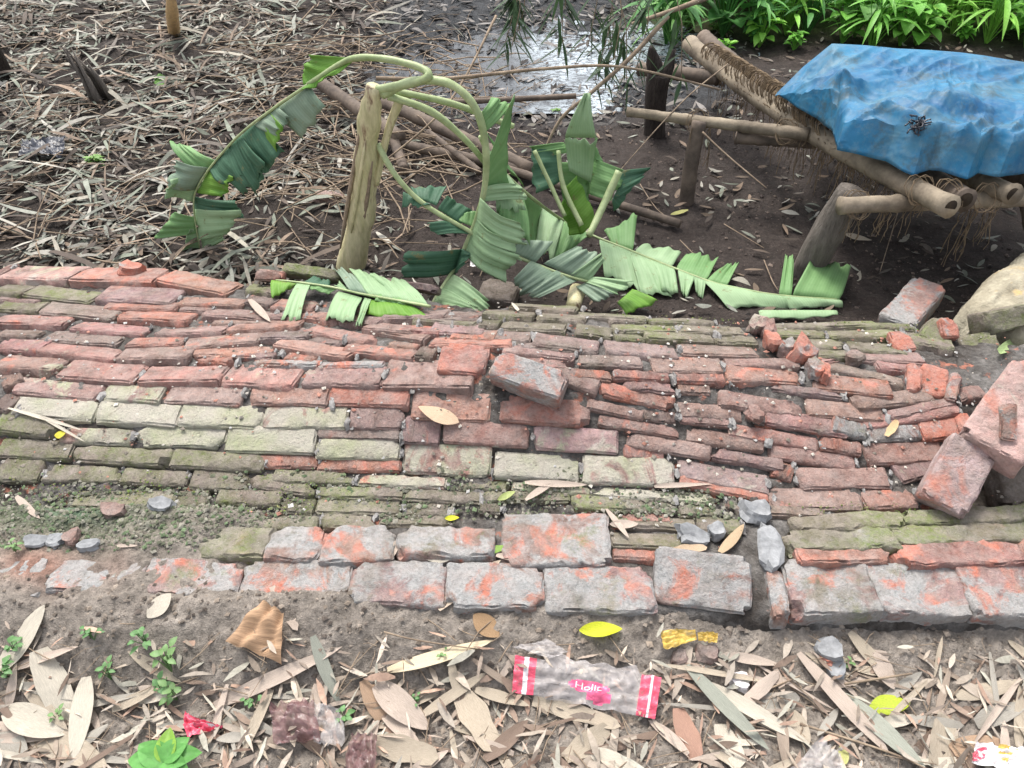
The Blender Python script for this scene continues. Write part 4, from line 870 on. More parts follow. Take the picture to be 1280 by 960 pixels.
o = litter('pond_litter', 2600, (-1.2, 1.8, 3.9, 6.6), lambda x, y, px, py: np.clip(sst(430, 520, px)*sst(920, 860, px)*sst(170, 130, py)*(.35+.65*sst(-.2, .25, fbm(x*3, y*3, 2, 79))), 0, 1), .03, .12, (.10, .3), np.array([[.03, .026, .024], [.06, .05, .045], [.12, .11, .10], [.2, .19, .18]]), 4); tag(o, 'blackened leaf bits floating on the shallow water', 'leaf litter')
FP = .8*np.array([[.44, .39, .33], [.34, .28, .23], [.30, .25, .20], [.52, .45, .37], [.24, .18, .14], [.40, .39, .33], [.42, .29, .22]])
o = litter('front_litter', 1700, (-1.3, 1.3, .45, .98), lambda x, y, px, py: np.clip(sst(800, 860, py-8*fbm(x*3, y*3, 2, 80)), 0, 1)*(1-.0*px),   .02, .075, (.08, .28), FP, 5, .004); tag(o, 'small broken leaf and stalk bits over the soil in the foreground', 'leaf litter')
# grit, crumbs and clods
def grit(name, n, area, dens, smin, smax, cols, surfn, label):
    x = rng.uniform(area[0], area[1], n*3); y = rng.uniform(area[2], area[3], n*3); px, py = project(x, y, .1); keep = rng.rand(n*3) < dens(x, y, px, py); x = x[keep][:n]; y = y[keep][:n]; n = len(x)
    z = surfn(x, y); s = smin+(smax-smin)*rng.rand(n)**3
    bv = np.array([[1, 0, 0], [-1, 0, 0], [0, 1, 0], [0, -1, 0], [0, 0, 1], [0, 0, -1]], float); bf = np.array([[0, 2, 4], [2, 1, 4], [1, 3, 4], [3, 0, 4], [2, 0, 5], [1, 2, 5], [3, 1, 5], [0, 3, 5]])
    V = bv[None]*s[:, None, None]*rng.uniform(.5, 1.3, (n, 6, 1))*np.array([1, 1, .6]); a = rng.rand(n)*6.28; ca, sa = np.cos(a), np.sin(a)
    Vx = V[..., 0]*ca[:, None]-V[..., 1]*sa[:, None]+x[:, None]; Vy = V[..., 0]*sa[:, None]+V[..., 1]*ca[:, None]+y[:, None]; Vz = V[..., 2]+(z+s*.25)[:, None]
    Vv = np.stack([Vx, Vy, Vz], -1).reshape(-1, 3); F = (bf[None]+np.arange(n)[:, None, None]*6).reshape(-1, 3)
    me = bpy.data.meshes.new(name); me.from_pydata(Vv.tolist(), [], F.tolist()); me.update(); c = cols[rng.randint(0, len(cols), n)]*rng.uniform(.8, 1.2, (n, 1)); colattr(me, np.repeat(c, 6, 0)); me.materials.append(M_LIT)
    o = bpy.data.objects.new(name, me); COL.objects.link(o); tag(o, label, 'rubble crumbs', kind='stuff'); return o
hv = lambda x, y: hz(x, y)+.002
grit('mortar_crumbs', 3200, (-1.6, 1.6, 1.2, 2.15), lambda x, y, px, py: on_wall(x, y)*(.35+.65*sst(-.1, .3, fbm(x*3, y*3, 2, 90))), .0012, .0085, np.array([[.45, .45, .44], [.55, .52, .46], [.3, .28, .25], [.4, .2, .15], [.2, .18, .15]]), hv, 'pale mortar crumbs sprinkled over the fallen bricks')
grit('soil_clods', 6500, (-1.3, 1.3, .45, 1.12), lambda x, y, px, py: .4+.6*sst(-.1, .3, fbm(x*4, y*4, 2, 91)), .0015, .010, np.array([[.24, .2, .16], [.17, .145, .12], [.28, .24, .2], [.12, .1, .085]]), lambda x, y: ground_z(x, y), 'crumbly clods of soil along the foreground bank')
grit('humus_crumbs', 9000, (-1.0, 2.6, 2.1, 4.6), lambda x, y, px, py: notwall(x, y)*(.3+.7*sst(-.2, .3, fbm(x*3, y*3, 2, 93))), .002, .012, np.array([[.05, .038, .034], [.09, .07, .06], [.03, .025, .023], [.14, .11, .09]]), lambda x, y: ground_z(x, y), 'dark crumbs of humus and bark on the wet soil behind the wall')
grit('moss_tufts', 12000, (-1.5, 1.7, 1.1, 2.2), lambda x, y, px, py: on_wall(x, y)*sst(.02, .2, fbm(x*9, y*9, 3, 98))*np.maximum.reduce([sst(382, 392, py)*sst(450, 436, py)*sst(740, 800, px)*sst(1190, 1130, px), sst(596, 612, py)*sst(650, 636, py)*sst(470, 380, px), sst(628, 636, py)*sst(690, 676, py)*sst(960, 1000, px)]), .0010, .0045, np.array([[.13, .19, .04], [.17, .22, .06], [.10, .14, .04], [.2, .2, .09]]), lambda x, y: hz(x, y)+.009, 'small tufts of bright moss on the damp bricks')
grit('mossy_crumbs', 9000, (-1.5, .7, 1.12, 1.56), lambda x, y, px, py: np.maximum(sst(600, 630, py)*sst(700, 685, py)*sst(420, 330, px), sst(592, 612, py)*sst(660, 645, py)*sst(960, 900, px)*(.25+.75*sst(-.1, .3, fbm(x*6, y*9, 2, 95)))), .0015, .009, np.array([[.15, .16, .11], [.2, .2, .16], [.11, .12, .08], [.12, .17, .09], [.25, .24, .2]]), lambda x, y: np.maximum(ground_z(x, y), hz(x, y)+.001), 'greenish crumbs and soil at the left foot of the fallen wall')
# ================================================================ INDIVIDUAL LEAVES
random.seed(21)
def leaf_mesh(kind, seed):
    rs = random.Random(seed); b = MB(); nu, nv = (14, 4)
    bend = rs.uniform(-.12, .25); cup = rs.uniform(-.5, .9); tw = rs.uniform(-.6, .6); sk = rs.uniform(-.08, .08)
    def fn(u, v):
        if kind == 'lance': w = (math.sin(math.pi*min(1, u*.93+.07))**.62)*(1-.25*u)
        elif kind == 'oval': w = max(.02, math.sin(math.pi*(u*.98+.01)))**.75
        else: w = (.55+.45*math.sin(math.pi*u))*(1+.25*mnoise.noise(Vector((u*4, seed, 0))))
        if u > .995: w = .02
        s = (v-.5)*w; x = u-.5; y = s+sk*math.sin(math.pi*u)*1.2
        z = (bend*math.sin(math.pi*u)*.35)+cup*(abs(v-.5)**1.5)*w*.42*1.0+s*math.sin(tw*(u-.5)*2)*.7+.03*mnoise.noise(Vector((u*5, v*2, seed)))
        return Vector((x, y, z))
    b.grid(fn, nu, nv); me = bpy.data.meshes.new('leaf_'+kind); me.from_pydata([tuple(v) for v in b.v], [], b.f); me.update(); me.materials.append(M_LEAF); me.shade_smooth(); return me
LM = {'lance': [leaf_mesh('lance', i) for i in range(12)], 'oval': [leaf_mesh('oval', 40+i) for i in range(5)], 'sheath': [leaf_mesh('sheath', 60+i) for i in range(6)]}
def put_leaf(a, c, wpx, col, label, kind='lance', name='dry_leaf', cat='dry leaf', group=None, lift=.012, mat=None, me=None):
    P0 = hit(a[0], a[1], surf, lift); P1 = hit(c[0], c[1], surf, lift); x = P1-P0; L = x.length; x.normalize(); dist = ((P0+P1)/2-Vector((0, 0, CH))).length; w = wpx/FPX*dist*.98
    up = Vector((0, -.12, 1))+Vector((random.uniform(-.15, .15), random.uniform(-.15, .15), 0)); y = up.cross(x).normalized(); z = x.cross(y)
    o = bpy.data.objects.new(name, me or random.choice(LM[kind])); COL.objects.link(o)
    o.matrix_world = Matrix.Translation((P0+P1)/2)@Matrix((x, y, z)).transposed().to_4x4()@Matrix.Diagonal((L, w, min(w*1.2, L*.5), 1))
    j = random.uniform(.93, 1.07); o.color = (col[0]*j, col[1]*j, col[2]*j, 1); tag(o, label, cat, group)
    if mat: o.material_slots[0].link = 'OBJECT'; o.material_slots[0].material = mat
    return o
CR, TN, PK, GY, GG, OB, BN = (.60, .56, .48), (.47, .41, .33), (.53, .45, .39), (.40, .38, .34), (.36, .38, .33), (.48, .34, .24), (.24, .18, .145)
for (a, c, w, col, l, kd) in [
 ((0, 838), (56, 756), 32, CR, 'broad cream bamboo sheath at the far left on the clay bank', 'lance'), ((48, 812), (86, 902), 30, CR, 'broad cream blade standing in the bottom left pile', 'sheath'),
 ((108, 846), (92, 950), 26, CR, 'pinkish cream pointed blade right of the broad cream blade', 'lance'), ((8, 888), (84, 918), 34, CR, 'wide pale blade lying left to right in the bottom left pile', 'lance'),
 ((36, 914), (134, 958), 32, TN, 'tan curled blade at the bottom left edge', 'lance'), ((10, 838), (98, 808), 13, PK, 'narrow pinkish strip above the bottom left pile', 'lance'),
 ((0, 915), (30, 950), 26, GY, 'grey blade in the bottom left corner', 'sheath'), ((140, 888), (206, 856), 15, TN, 'tan blade among the small weeds', 'lance'),
 ((268, 882), (428, 808), 20, PK, 'long pinkish grey blade running up to the right below the crumpled brown leaf', 'lance'), ((391, 795), (427, 884), 17, GG, 'grey green blade crossing the end of the long pinkish blade', 'lance'),
 ((340, 733), (372, 788), 13, PK, 'rolled pink stalk beside the crumpled brown leaf', 'sheath'), ((484, 838), (617, 800), 20, (.74, .64, .46), 'bright cream yellow blade above the leaf pile in the middle', 'lance'),
 ((524, 896), (609, 840), 15, TN, 'dull tan blade below the bright cream yellow blade', 'lance'), ((470, 855), (536, 912), 36, PK, 'wide folded pinkish leaf in the middle pile', 'lance'),
 ((455, 850), (478, 900), 22, OB, 'orange tan curled leaf left of the wide folded pinkish leaf', 'sheath'), ((480, 896), (528, 938), 18, PK, 'narrow pink blade overlapping the round ended tan blade', 'lance'),
 ((466, 930), (548, 948), 28, TN, 'round ended tan blade at the bottom of the middle pile', 'sheath'), ((572, 862), (618, 940), 34, (.52, .45, .36), 'broad pale tan leaf under the dull tan blade', 'sheath'),
 ((594, 862), (662, 882), 16, TN, 'tan strip running to the red and white wrapper', 'lance'), ((606, 950), (660, 900), 22, BN, 'brown twisted leaf below the wrapper left end', 'lance'),
 ((548, 762), (626, 700), 19, (.60, .50, .40), 'speckled pale blade lying across the front row of bricks', 'lance'), ((858, 832), (962, 938), 20, GG, 'grey green blade right of the wrapper', 'lance'),
 ((886, 856), (1012, 930), 20, CR, 'pale cream blade crossing right of the grey green blade', 'lance'), ((880, 862), (1000, 925), 15, CR, 'thin cream strip under the pale crossing blade', 'lance'),
 ((998, 816), (1112, 942), 22, PK, 'long pinkish tan blade slanting to the lower right', 'lance'), ((1054, 870), (1158, 962), 26, GG, 'grey blade alongside the long pinkish tan blade', 'lance'),
 ((1182, 894), (1170, 964), 30, TN, 'upright tan blade at the bottom right', 'sheath'), ((1190, 938), (1250, 924), 28, OB, 'orange tan blade right of the upright tan blade', 'lance'),
 ((1062, 790), (1128, 862), 19, TN, 'arched tan blade above the yellow green leaf at the right', 'lance'), ((666, 876), (776, 908), 20, TN, 'tan brown blade lying along the lower edge of the wrapper', 'sheath'),
 ((706, 948), (762, 908), 24, TN, 'pale tan blade at the bottom below the wrapper', 'sheath'), ((740, 940), (800, 965), 26, CR, 'cream blade at the bottom edge right of the pale tan blade', 'lance'),
 ((940, 880), (1000, 872), 18, GY, 'grey torn leaf right of the pebble', 'sheath'), ((848, 885), (872, 950), 26, (.42, .26, .2), 'reddish crumpled leaf right of the wrapper end', 'sheath'),
 ((900, 905), (925, 960), 26, CR, 'short cream blade at the bottom right of the wrapper', 'sheath'), ((1092, 815), (1118, 862), 22, PK, 'pink tan leaf behind the arched tan blade', 'oval'),
 ((1195, 870), (1280, 850), 18, TN, 'tan leaf at the right edge of the front soil', 'lance'), ((1220, 905), (1285, 880), 22, GY, 'grey leaf above the colourful scrap at the bottom right', 'lance'),
 ((1100, 905), (1150, 895), 14, CR, 'frayed cream leaf below the yellow green leaf', 'lance'), ((985, 885), (1012, 930), 20, TN, 'short tan leaf before the white plastic', 'oval'),
 ((656, 603), (734, 606), 11, PK, 'pink blade lying on the mossy courses in the middle', 'lance'), ((657, 625), (692, 604), 11, PK, 'small pointed pink leaf under the pink blade', 'lance'),
 ((818, 608), (890, 605), 8, PK, 'thin pink strip with a curled tip on the right of the lime bricks', 'lance'), ((523, 508), (574, 528), 24, (.62, .47, .34), 'pale butterfly shaped dry leaf on the middle bricks', 'oval'),
 ((758, 636), (786, 672), 9, PK, 'small pinkish leaf across the dark gap', 'lance'), ((762, 655), (798, 655), 12, PK, 'pale leaf under the small pinkish leaf', 'oval'),
 ((722, 682), (748, 702), 14, (.66, .45, .33), 'small peach coloured scrap on the mortared brick', 'sheath'), ((620, 694), (676, 700), 14, PK, 'pale pink leaf tip behind the speckled blade', 'lance'),
 ((374, 692), (440, 700), 11, PK, 'flat pink leaf between the two front rows at the left', 'lance'), ((432, 668), (462, 700), 12, PK, 'pointed pink leaf sticking up between the rows', 'lance'),
 ((484, 702), (500, 672), 12, PK, 'spiky pale leaf left of the red ended brick', 'lance'), ((526, 694), (562, 700), 12, CR, 'cream leaf bit beside the red ended brick', 'oval'),
 ((10, 510), (104, 538), 5, CR, 'thin straw lying on the left edge bricks', 'lance'), ((50, 520), (106, 552), 4, CR, 'second thin straw crossing under the first one', 'lance'),
 ((20, 620), (50, 648), 9, PK, 'bent pink leaf on the mossy soil at the left', 'lance'), ((184, 772), (214, 742), 22, CR, 'small round ended pale leaf with a slit on the clay bank', 'oval'),
 ((312, 374), (338, 402), 11, PK, 'pale leaf beside the hanging banana leaf strip', 'lance'), ((146, 682), (172, 682), 5, PK, 'tiny pink leaf along the top of the clay bank', 'lance'),
 ((592, 768), (624, 796), 26, (.36, .24, .14), 'rusty brown oval leaf on the front bank', 'oval'), ((900, 690), (930, 655), 14, (.55, .42, .28), 'brown leaf tucked behind the front block', 'lance'),
 ((838, 690), (884, 684), 13, (.55, .42, .30), 'tan rolled leaf behind the front block', 'sheath'), ((1108, 545), (1122, 525), 9, (.66, .48, .28), 'small cream curled flake on the right courses', 'sheath'),
 ((648, 388), (640, 378), 5, CR, 'short pale stick on the mossy back courses', 'sheath'), ((1056, 292), (1090, 300), 12, TN, 'dry leaf under the crossbar', 'oval'), ((860, 262), (838, 268), 7, (.5, .5, .2), 'yellowish leaf at the foot of the platform leg', 'lance')]:
    put_leaf(a, c, w, col, l, kd)
for (a, c, w, col, l, kd) in [((724, 788), (778, 786), 20, (.62, .66, .03), 'yellow green fallen leaf with a dark spot on the front bank', 'oval'), ((1086, 886), (1138, 878), 22, (.50, .60, .05), 'bright lime leaf with a wavy edge at the lower right', 'oval'),
                              ((594, 694), (640, 682), 13, (.22, .36, .07), 'small green leaf on top of the front row of bricks', 'lance'), ((556, 648), (574, 647), 8, (.62, .62, .03), 'tiny yellow leaf on the courses above the footing', 'oval'),
                              ((68, 544), (82, 541), 11, (.62, .55, .04), 'tiny yellow leaf at the left of the wall', 'oval'), ((622, 625), (644, 614), 9, (.40, .46, .18), 'small pale green leaf left of the pink blades', 'oval'),
                              ((1248, 440), (1290, 418), 14, (.42, .55, .26), 'pale green leaf blade at the right edge over the mossy brick', 'lance'), ((200, 108), (198, 92), 14, (.12, .3, .04), 'single green leaf standing on the litter at the back left', 'oval'),
                              ((1055, 955), (1052, 930), 12, (.5, .5, .2), 'half green leaf tip at the bottom edge', 'lance')]:
    put_leaf(a, c, w, col, l, kd, name='fallen_leaf', cat='leaf', mat=M_GREENS)
# crumpled brown leaf
b = MB(); q4 = [hit(326, 748, surf, .03), hit(354, 764, surf, .05), hit(352, 832, surf, .02), hit(284, 802, surf, .02)]
def cf(u, v):
    p = q4[0].lerp(q4[1], u).lerp(q4[3].lerp(q4[2], u), v); r = abs(math.sin(u*7+v*2))
    return p+Vector((0, 0, .014*r+.012*mnoise.noise(p*30)-.01))+mnoise.noise_vector(p*18)*.010*v
b.grid(cf, 26, 26); o = b.build('dry_leaf', M_LEAF); o.color = (.50, .33, .21, 1); tag(o, 'crumpled brown triangular leaf on the clay bank at the left', 'dry leaf')
# the other countable dry leaves of the foreground
cnt = 0; GRP = 'small dry leaves and blades littering the front soil'
while cnt < 165:
    px = random.uniform(-40, 1320); py = random.uniform(800, 985)
    lo = 822+26*float(fbm(px/180., 3, 2, 55))
    if 200 < px < 460 and py < 850: continue
    if py < lo or (640 < px < 828 and 815 < py < 905): continue
    L_ = random.uniform(34, 105)*(1 if random.random() < .8 else 1.5); an = random.uniform(0, 2*math.pi); dx, dy = math.cos(an)*L_/2, math.sin(an)*L_*.38
    ci = random.randrange(10); col_ = [CR, TN, TN, PK, PK, GY, GY, BN, (.46, .40, .34), (.34, .28, .23)][ci]; cn = ['cream', 'tan', 'tan', 'pinkish', 'pinkish', 'grey', 'grey', 'dark brown', 'pale brown', 'brown'][ci]
    zn = 'at the bottom left corner' if px < 180 else 'around the purple plastic bags' if px < 480 else 'left of the snack wrapper' if px < 640 else 'below the snack wrapper' if px < 830 else 'right of the snack wrapper' if px < 1000 else 'around the lime leaf at the right' if px < 1160 else 'at the bottom right corner'
    kd_ = random.choice(['lance', 'lance', 'lance', 'sheath', 'oval']); kn = {'lance': 'pointed dry blade', 'sheath': 'blunt dry strip', 'oval': 'oval dry leaf'}[kd_]
    put_leaf((px-dx, py-dy), (px+dx, py+dy), random.uniform(4, 15), col_, 'small %s %s on the front soil %s' % (cn, kn, zn), kd_, group=GRP, lift=random.uniform(.002, .016)); cnt += 1
# twigs and straws
TW = [([(0, 285), (110, 322), (160, 330)], .006, 'pale straw stalk along the left back edge of the wall'), ([(395, 5), (300, 110), (215, 195)], .006, 'long twig leaning across the litter behind the left banana leaf'),
      ([(430, 0), (330, 120), (250, 180)], .004, 'second thin twig beside the long leaning twig'), ([(1000, 905), (1110, 940), (1160, 962)], .004, 'thin straw across the lower right litter'),
      ([(940, 870), (1000, 845)], .003, 'short straw right of the pebble'), ([(1056, 855), (1140, 842)], .004, 'pale straight straw above the lime leaf'), ([(600, 345), (620, 300)], .003, 'thin stick beside the dark purple brick'),
      ([(895, 340), (870, 320), (850, 300)], .004, 'bent pale twig above the long banana leaf'), ([(930, 345), (900, 338), (880, 350)], .005, 'crooked pale twig near the middle of the long leaf'),
      ([(955, 325), (965, 350), (972, 362)], .003, 'short twig standing at the long leaf'), ([(800, 230), (820, 260), (840, 275)], .003, 'curled root on the dark soil'),
      ([(450, 815), (420, 870), (440, 850)], .002, 'thin dark stalk over the middle pile'), ([(480, 790), (520, 800), (600, 812)], .003, 'fine pale stalk above the cream blade'),
      ([(905, 280), (930, 295), (955, 310)], .003, 'fine root under the slanted wooden leg'), ([(1130, 240), (1115, 290), (1100, 340)], .003, 'stiff straw hanging down under the platform')]
for pts, r, l in TW:
    P = [hit(p[0], p[1], surf, .018) for p in pts]; P = smooth_pts(P, 5) if len(P) > 2 else P; b = MB(); b.tube(P, [r*(1-.4*i/len(P))*.8 for i in range(len(P))], 5); o = b.build('twig', M_TWIG); tag(o, l, 'twig')
for pts, r, l in [([(835, 20, 3.3), (790, 70, 3.2), (740, 115, 3.1), (700, 150, 3.05), (676, 200, 3.0)], .010, 'slender branch leaning down over the dark water towards the upright banana leaves'),
                  ([(470, 98, 2.9), (560, 98, 2.95), (680, 86, 3.0), (780, 84, 3.1), (900, 112, 3.2)], .008, 'long thin stick running level across the water'),
                  ([(900, -10, 3.6), (855, 8, 3.6), (790, 30, 3.6)], .014, 'dark branch entering at the top above the water'), ([(620, 20, 3.4), (560, 130, 3.0), (470, 210, 2.8)], .006, 'thin leaning twig behind the banana stalks'),
                  ([(910, 80, 3.5), (850, 130, 3.3), (760, 230, 2.9)], .0035, 'long thin stick crossing the forked post'), 
                   ([(878, 165, 3.05), (910, 195, 2.95), (958, 235, 2.8)], .004, 'pale root curving out from the platform leg')]:
    P = smooth_pts([PY(*p) for p in pts], 6); b = MB(); b.tube(P, [r*(1-.5*i/len(P)) for i in range(len(P))], 6); o = b.build('branch', M_TWIG); tag(o, l, 'branch')
b = MB(); random.seed(31)
for k in range(420):
    px = random.uniform(-60, 700)**1.0; py = random.uniform(5, 320); 
    if random.random() < max(0, (px-450)/300): continue
    c = PZ(px, py, .02); a = random.uniform(0, 6.28); L_ = random.uniform(.08, .4); d = Vector((math.cos(a), math.sin(a), random.uniform(-.02, .25)))*L_/2
    z0 = gz(c.x, c.y)+.015; c.z = z0+abs(d.z)
    if on_wall(c.x, c.y): continue
    m = c+Vector((random.uniform(-.02, .02), random.uniform(-.02, .02), random.uniform(0, .03))); b.tube([c-d, m, c+d], random.uniform(.0012, .0035), 4, False)
for k in range(170):
    px = random.uniform(-30, 1310); py = random.uniform(805, 970); c = PZ(px, py, .02); a = random.uniform(0, 6.28); L_ = random.uniform(.03, .12); d = Vector((math.cos(a), math.sin(a), random.uniform(-.1, .1)))*L_/2; c.z = gz(c.x, c.y)+.014
    b.tube([c-d, c+Vector((random.uniform(-.006, .006), random.uniform(-.006, .006), .003)), c+d], random.uniform(.0006, .0016), 4, False)
for k in range(190):
    px = random.gauss(455, 95); py = random.uniform(45, 265); c = PZ(px, py, .02)
    if on_wall(c.x, c.y) or px > 640: continue
    a = random.gauss(-.5, .7); L_ = random.uniform(.25, .75); d = Vector((math.cos(a), math.sin(a), random.uniform(-.1, .3)))*L_/2; c.z = gz(c.x, c.y)+.02+abs(d.z)
    b.tube([c-d, c-d*.3+Vector((0, random.uniform(-.04, .04), random.uniform(0, .05))), c+d*.4+Vector((0, random.uniform(-.04, .04), random.uniform(0, .05))), c+d], random.uniform(.0015, .0045), 4, False)
o = b.build('loose_straw', M_TWIG); tag(o, 'tangle of thin straws and twigs through the litter', 'straw', kind='stuff')
# ================================================================ RUBBISH
b = MB(); b.cur = 0
wc = [hit(644, 822, surf, .02), hit(826, 850, surf, .02), hit(818, 902, surf, .012), hit(640, 868, surf, .012)]
def wf(u, v):
    p = wc[0].lerp(wc[1], u).lerp(wc[3].lerp(wc[2], u), v); arch = .007*math.sin(math.pi*v)*(.5+.5*math.sin(math.pi*u))
    p = p+Vector((0, 0, arch+.010*mnoise.noise(Vector((u*9, v*5, 1)))+.006*mnoise.noise(Vector((u*22, v*14, 3)))+.012)); 
    if v < .3 and .2 < u < .85: p = p+Vector((0, .02*mnoise.noise(Vector((u*8, 0, 7)))+.012, 0))
    return p
NU, NV = 60, 20
b.grid(wf, NU, NV)
for i in range(NU):
    for j in range(NV):
        u = (i+.5)/NU; v = (j+.5)/NV; m = 2
        if u < .155 or u > .87: m = 0
        if .065 < u < .092 or .925 < u < .945: m = 1
        if ((u-.52)/.14)**2+((v-.55)/.17)**2 < 1 or ((u-.60)/.09)**2+((v-.75)/.14)**2 < 1: m = 3
        b.mi[i*NV+j] = m
wr = b.build('snack_wrapper', [M_WRED, M_WWHITE, M_WCLEAR, M_WPINK]); tag(wr, 'torn clear snack wrapper with red ends and a pink logo in the foreground', 'wrapper')
def text_on(txt, cu, cv, size, name, mat, fn, parent, wu=.2, hv_=.2, ):
    cu_ = bpy.data.curves.new('t', 'FONT'); cu_.body = txt; cu_.align_x = 'CENTER'; cu_.align_y = 'CENTER'; cu_.size = 1; to = bpy.data.objects.new('t', cu_); COL.objects.link(to)
    dg = bpy.context.evaluated_depsgraph_get(); me = bpy.data.meshes.new_from_object(to.evaluated_get(dg)); bpy.data.objects.remove(to)
    xs = [v.co.x for v in me.vertices]; ys = [v.co.y for v in me.vertices]; sx = max(xs)-min(xs); sy = max(ys)-min(ys)
    for v in me.vertices: v.co = fn(cu+v.co.x/sx*wu, cv-v.co.y/sy*hv_)+Vector((0, -.0012, .003))
    me.materials.clear(); me.materials.append(mat); o = bpy.data.objects.new(name, me); COL.objects.link(o); o.parent = parent; return o
text_on('Holic', .52, .56, 1, 'lettering', M_WWHITE, wf, wr, .18, .17)
def scrap(P4, mat, label, name='plastic_scrap', cat='plastic', amp=.012, n=16, seed=0):
    P = [hit(p[0], p[1], surf, .008+p[2]*.6) for p in P4]; b = MB()
    def fn(u, v):
        p = P[0].lerp(P[1], u).lerp(P[3].lerp(P[2], u), v); return p+Vector((0, 0, amp*(1-abs(mnoise.noise(Vector((u*4+seed, v*4, seed)))*2))+amp*.6*mnoise.noise(Vector((u*11, v*11, seed)))))+mnoise.noise_vector(p*22)*.008
    b.grid(fn, n, n); o = b.build(name, mat); tag(o, label, cat); return o
scrap([(828, 790, .03), (868, 786, .03), (872, 800, .02), (830, 812, .02)], M_WGOLD, 'gold foil scrap below the front block', cat='wrapper', seed=1, amp=.006)
scrap([(872, 790, .03), (898, 794, .03), (896, 804, .02), (874, 802, .02)], M_WGOLD, 'smaller gold foil scrap to the right of the other foil', cat='wrapper', seed=2, amp=.006)
scrap([(1026, 922, .04), (1050, 945, .02), (1052, 975, .01), (985, 962, .01)], M_WCLEAR, 'crumpled white clear plastic at the bottom edge', seed=3)
scrap([(1222, 930, .04), (1290, 935, .04), (1290, 968, .02), (1212, 955, .02)], M_WWHITE, 'white and pink printed scrap in the bottom right corner', cat='wrapper', seed=4)
scrap([(1248, 930, .055), (1270, 936, .05), (1256, 958, .03), (1240, 950, .03)], M_WGOLD, 'yellow printed scrap on the white one in the bottom right corner', cat='wrapper', seed=9, amp=.006)
scrap([(1214, 940, .055), (1236, 936, .05), (1232, 948, .04), (1214, 950, .04)], M_WRED, 'small red printed bit at the bottom right corner', cat='wrapper', seed=19, amp=.004)
scrap([(232, 892, .03), (252, 900, .03), (280, 912, .02), (236, 928, .02)], M_WRED, 'faded red and white scrap near the broad green plant', cat='wrapper', seed=5)
scrap([(240, 902, .04), (268, 906, .04), (272, 912, .03), (242, 908, .03)], M_WWHITE, 'white strip on the faded red scrap', cat='wrapper', seed=15, amp=.004)
scrap([(340, 880, .05), (392, 878, .05), (402, 930, .02), (345, 934, .02)], M_WPURPLE, 'crumpled dark purple plastic bag among the front leaves', cat='plastic bag', amp=.02, seed=6)
scrap([(392, 880, .04), (428, 888, .03), (432, 930, .02), (395, 934, .02)], M_WCLEAR, 'clear crumpled plastic beside the dark purple bag', cat='plastic bag', amp=.02, seed=16)
scrap([(440, 918, .04), (474, 925, .03), (470, 975, .02), (432, 975, .02)], M_WPURPLE, 'second dark purple plastic bag cut by the bottom edge', cat='plastic bag', amp=.02, seed=7)
scrap([(30, 180, .06), (84, 176, .08), (80, 198, .03), (24, 202, .02)], M_WBLACK, 'dark blue black plastic piece on the litter at the back left', seed=8, amp=.03)
scrap([(680, 800, .03), (708, 815, .03), (690, 822, .02), (640, 812, .02)], M_WCLEAR, 'shiny clear plastic edge above the wrapper', seed=12, amp=.008)
scrap([(590, 322, .06), (618, 326, .06), (616, 336, .03), (588, 334, .03)], M_WWHITE, 'white plastic glimpse under the hanging banana leaf', seed=13, amp=.006)
# ================================================================ PLANTS
def broad_leaf(b, base, d, L, w, droop, seed=0, nu=8, nv=4):
    d = Vector(d).normalized(); side = d.cross(Vector((0, 0, 1))).normalized(); up = side.cross(d)
    def fn(u, v):
        ww = w*math.sin(math.pi*min(1, u**.75*.97+.03))**.8; s = (v-.5)*2
        return base+d*L*u+side*s*ww*.5+up*(abs(s)*.18*ww)+Vector((0, 0, -droop*L*u*u))
    b.grid(fn, nu, nv)
def plant_mesh(seed, n, hgt, L, w, stemr=.003):
    rs = random.Random(seed); b = MB()
    for k in range(n):
        a = rs.uniform(0, 6.28); h_ = hgt*rs.uniform(.35, 1); r = rs.uniform(.01, .35)*hgt; top = Vector((math.cos(a)*r, math.sin(a)*r, h_))
        b.tube([Vector((0, 0, 0)), top*.5+Vector((0, 0, h_*.08)), top], stemr, 4, False, mi=0)
        broad_leaf(b, top, (math.cos(a), math.sin(a), rs.uniform(-.1, .6)), L*rs.uniform(.6, 1.1), w*rs.uniform(.7, 1.1), rs.uniform(.1, .6), nu=5, nv=2)
    me = bpy.data.meshes.new('plant'); me.from_pydata([tuple(v) for v in b.v], [], b.f); me.update(); me.materials.append(M_GREENS); me.shade_smooth(); return me
PMs = [plant_mesh(i, 26, .32, .15, .11) for i in range(4)]+[plant_mesh(10+i, 34, .40, .24, .030) for i in range(3)]+[plant_mesh(20+i, 30, .16, .07, .05) for i in range(2)]
random.seed(41)
k = 0
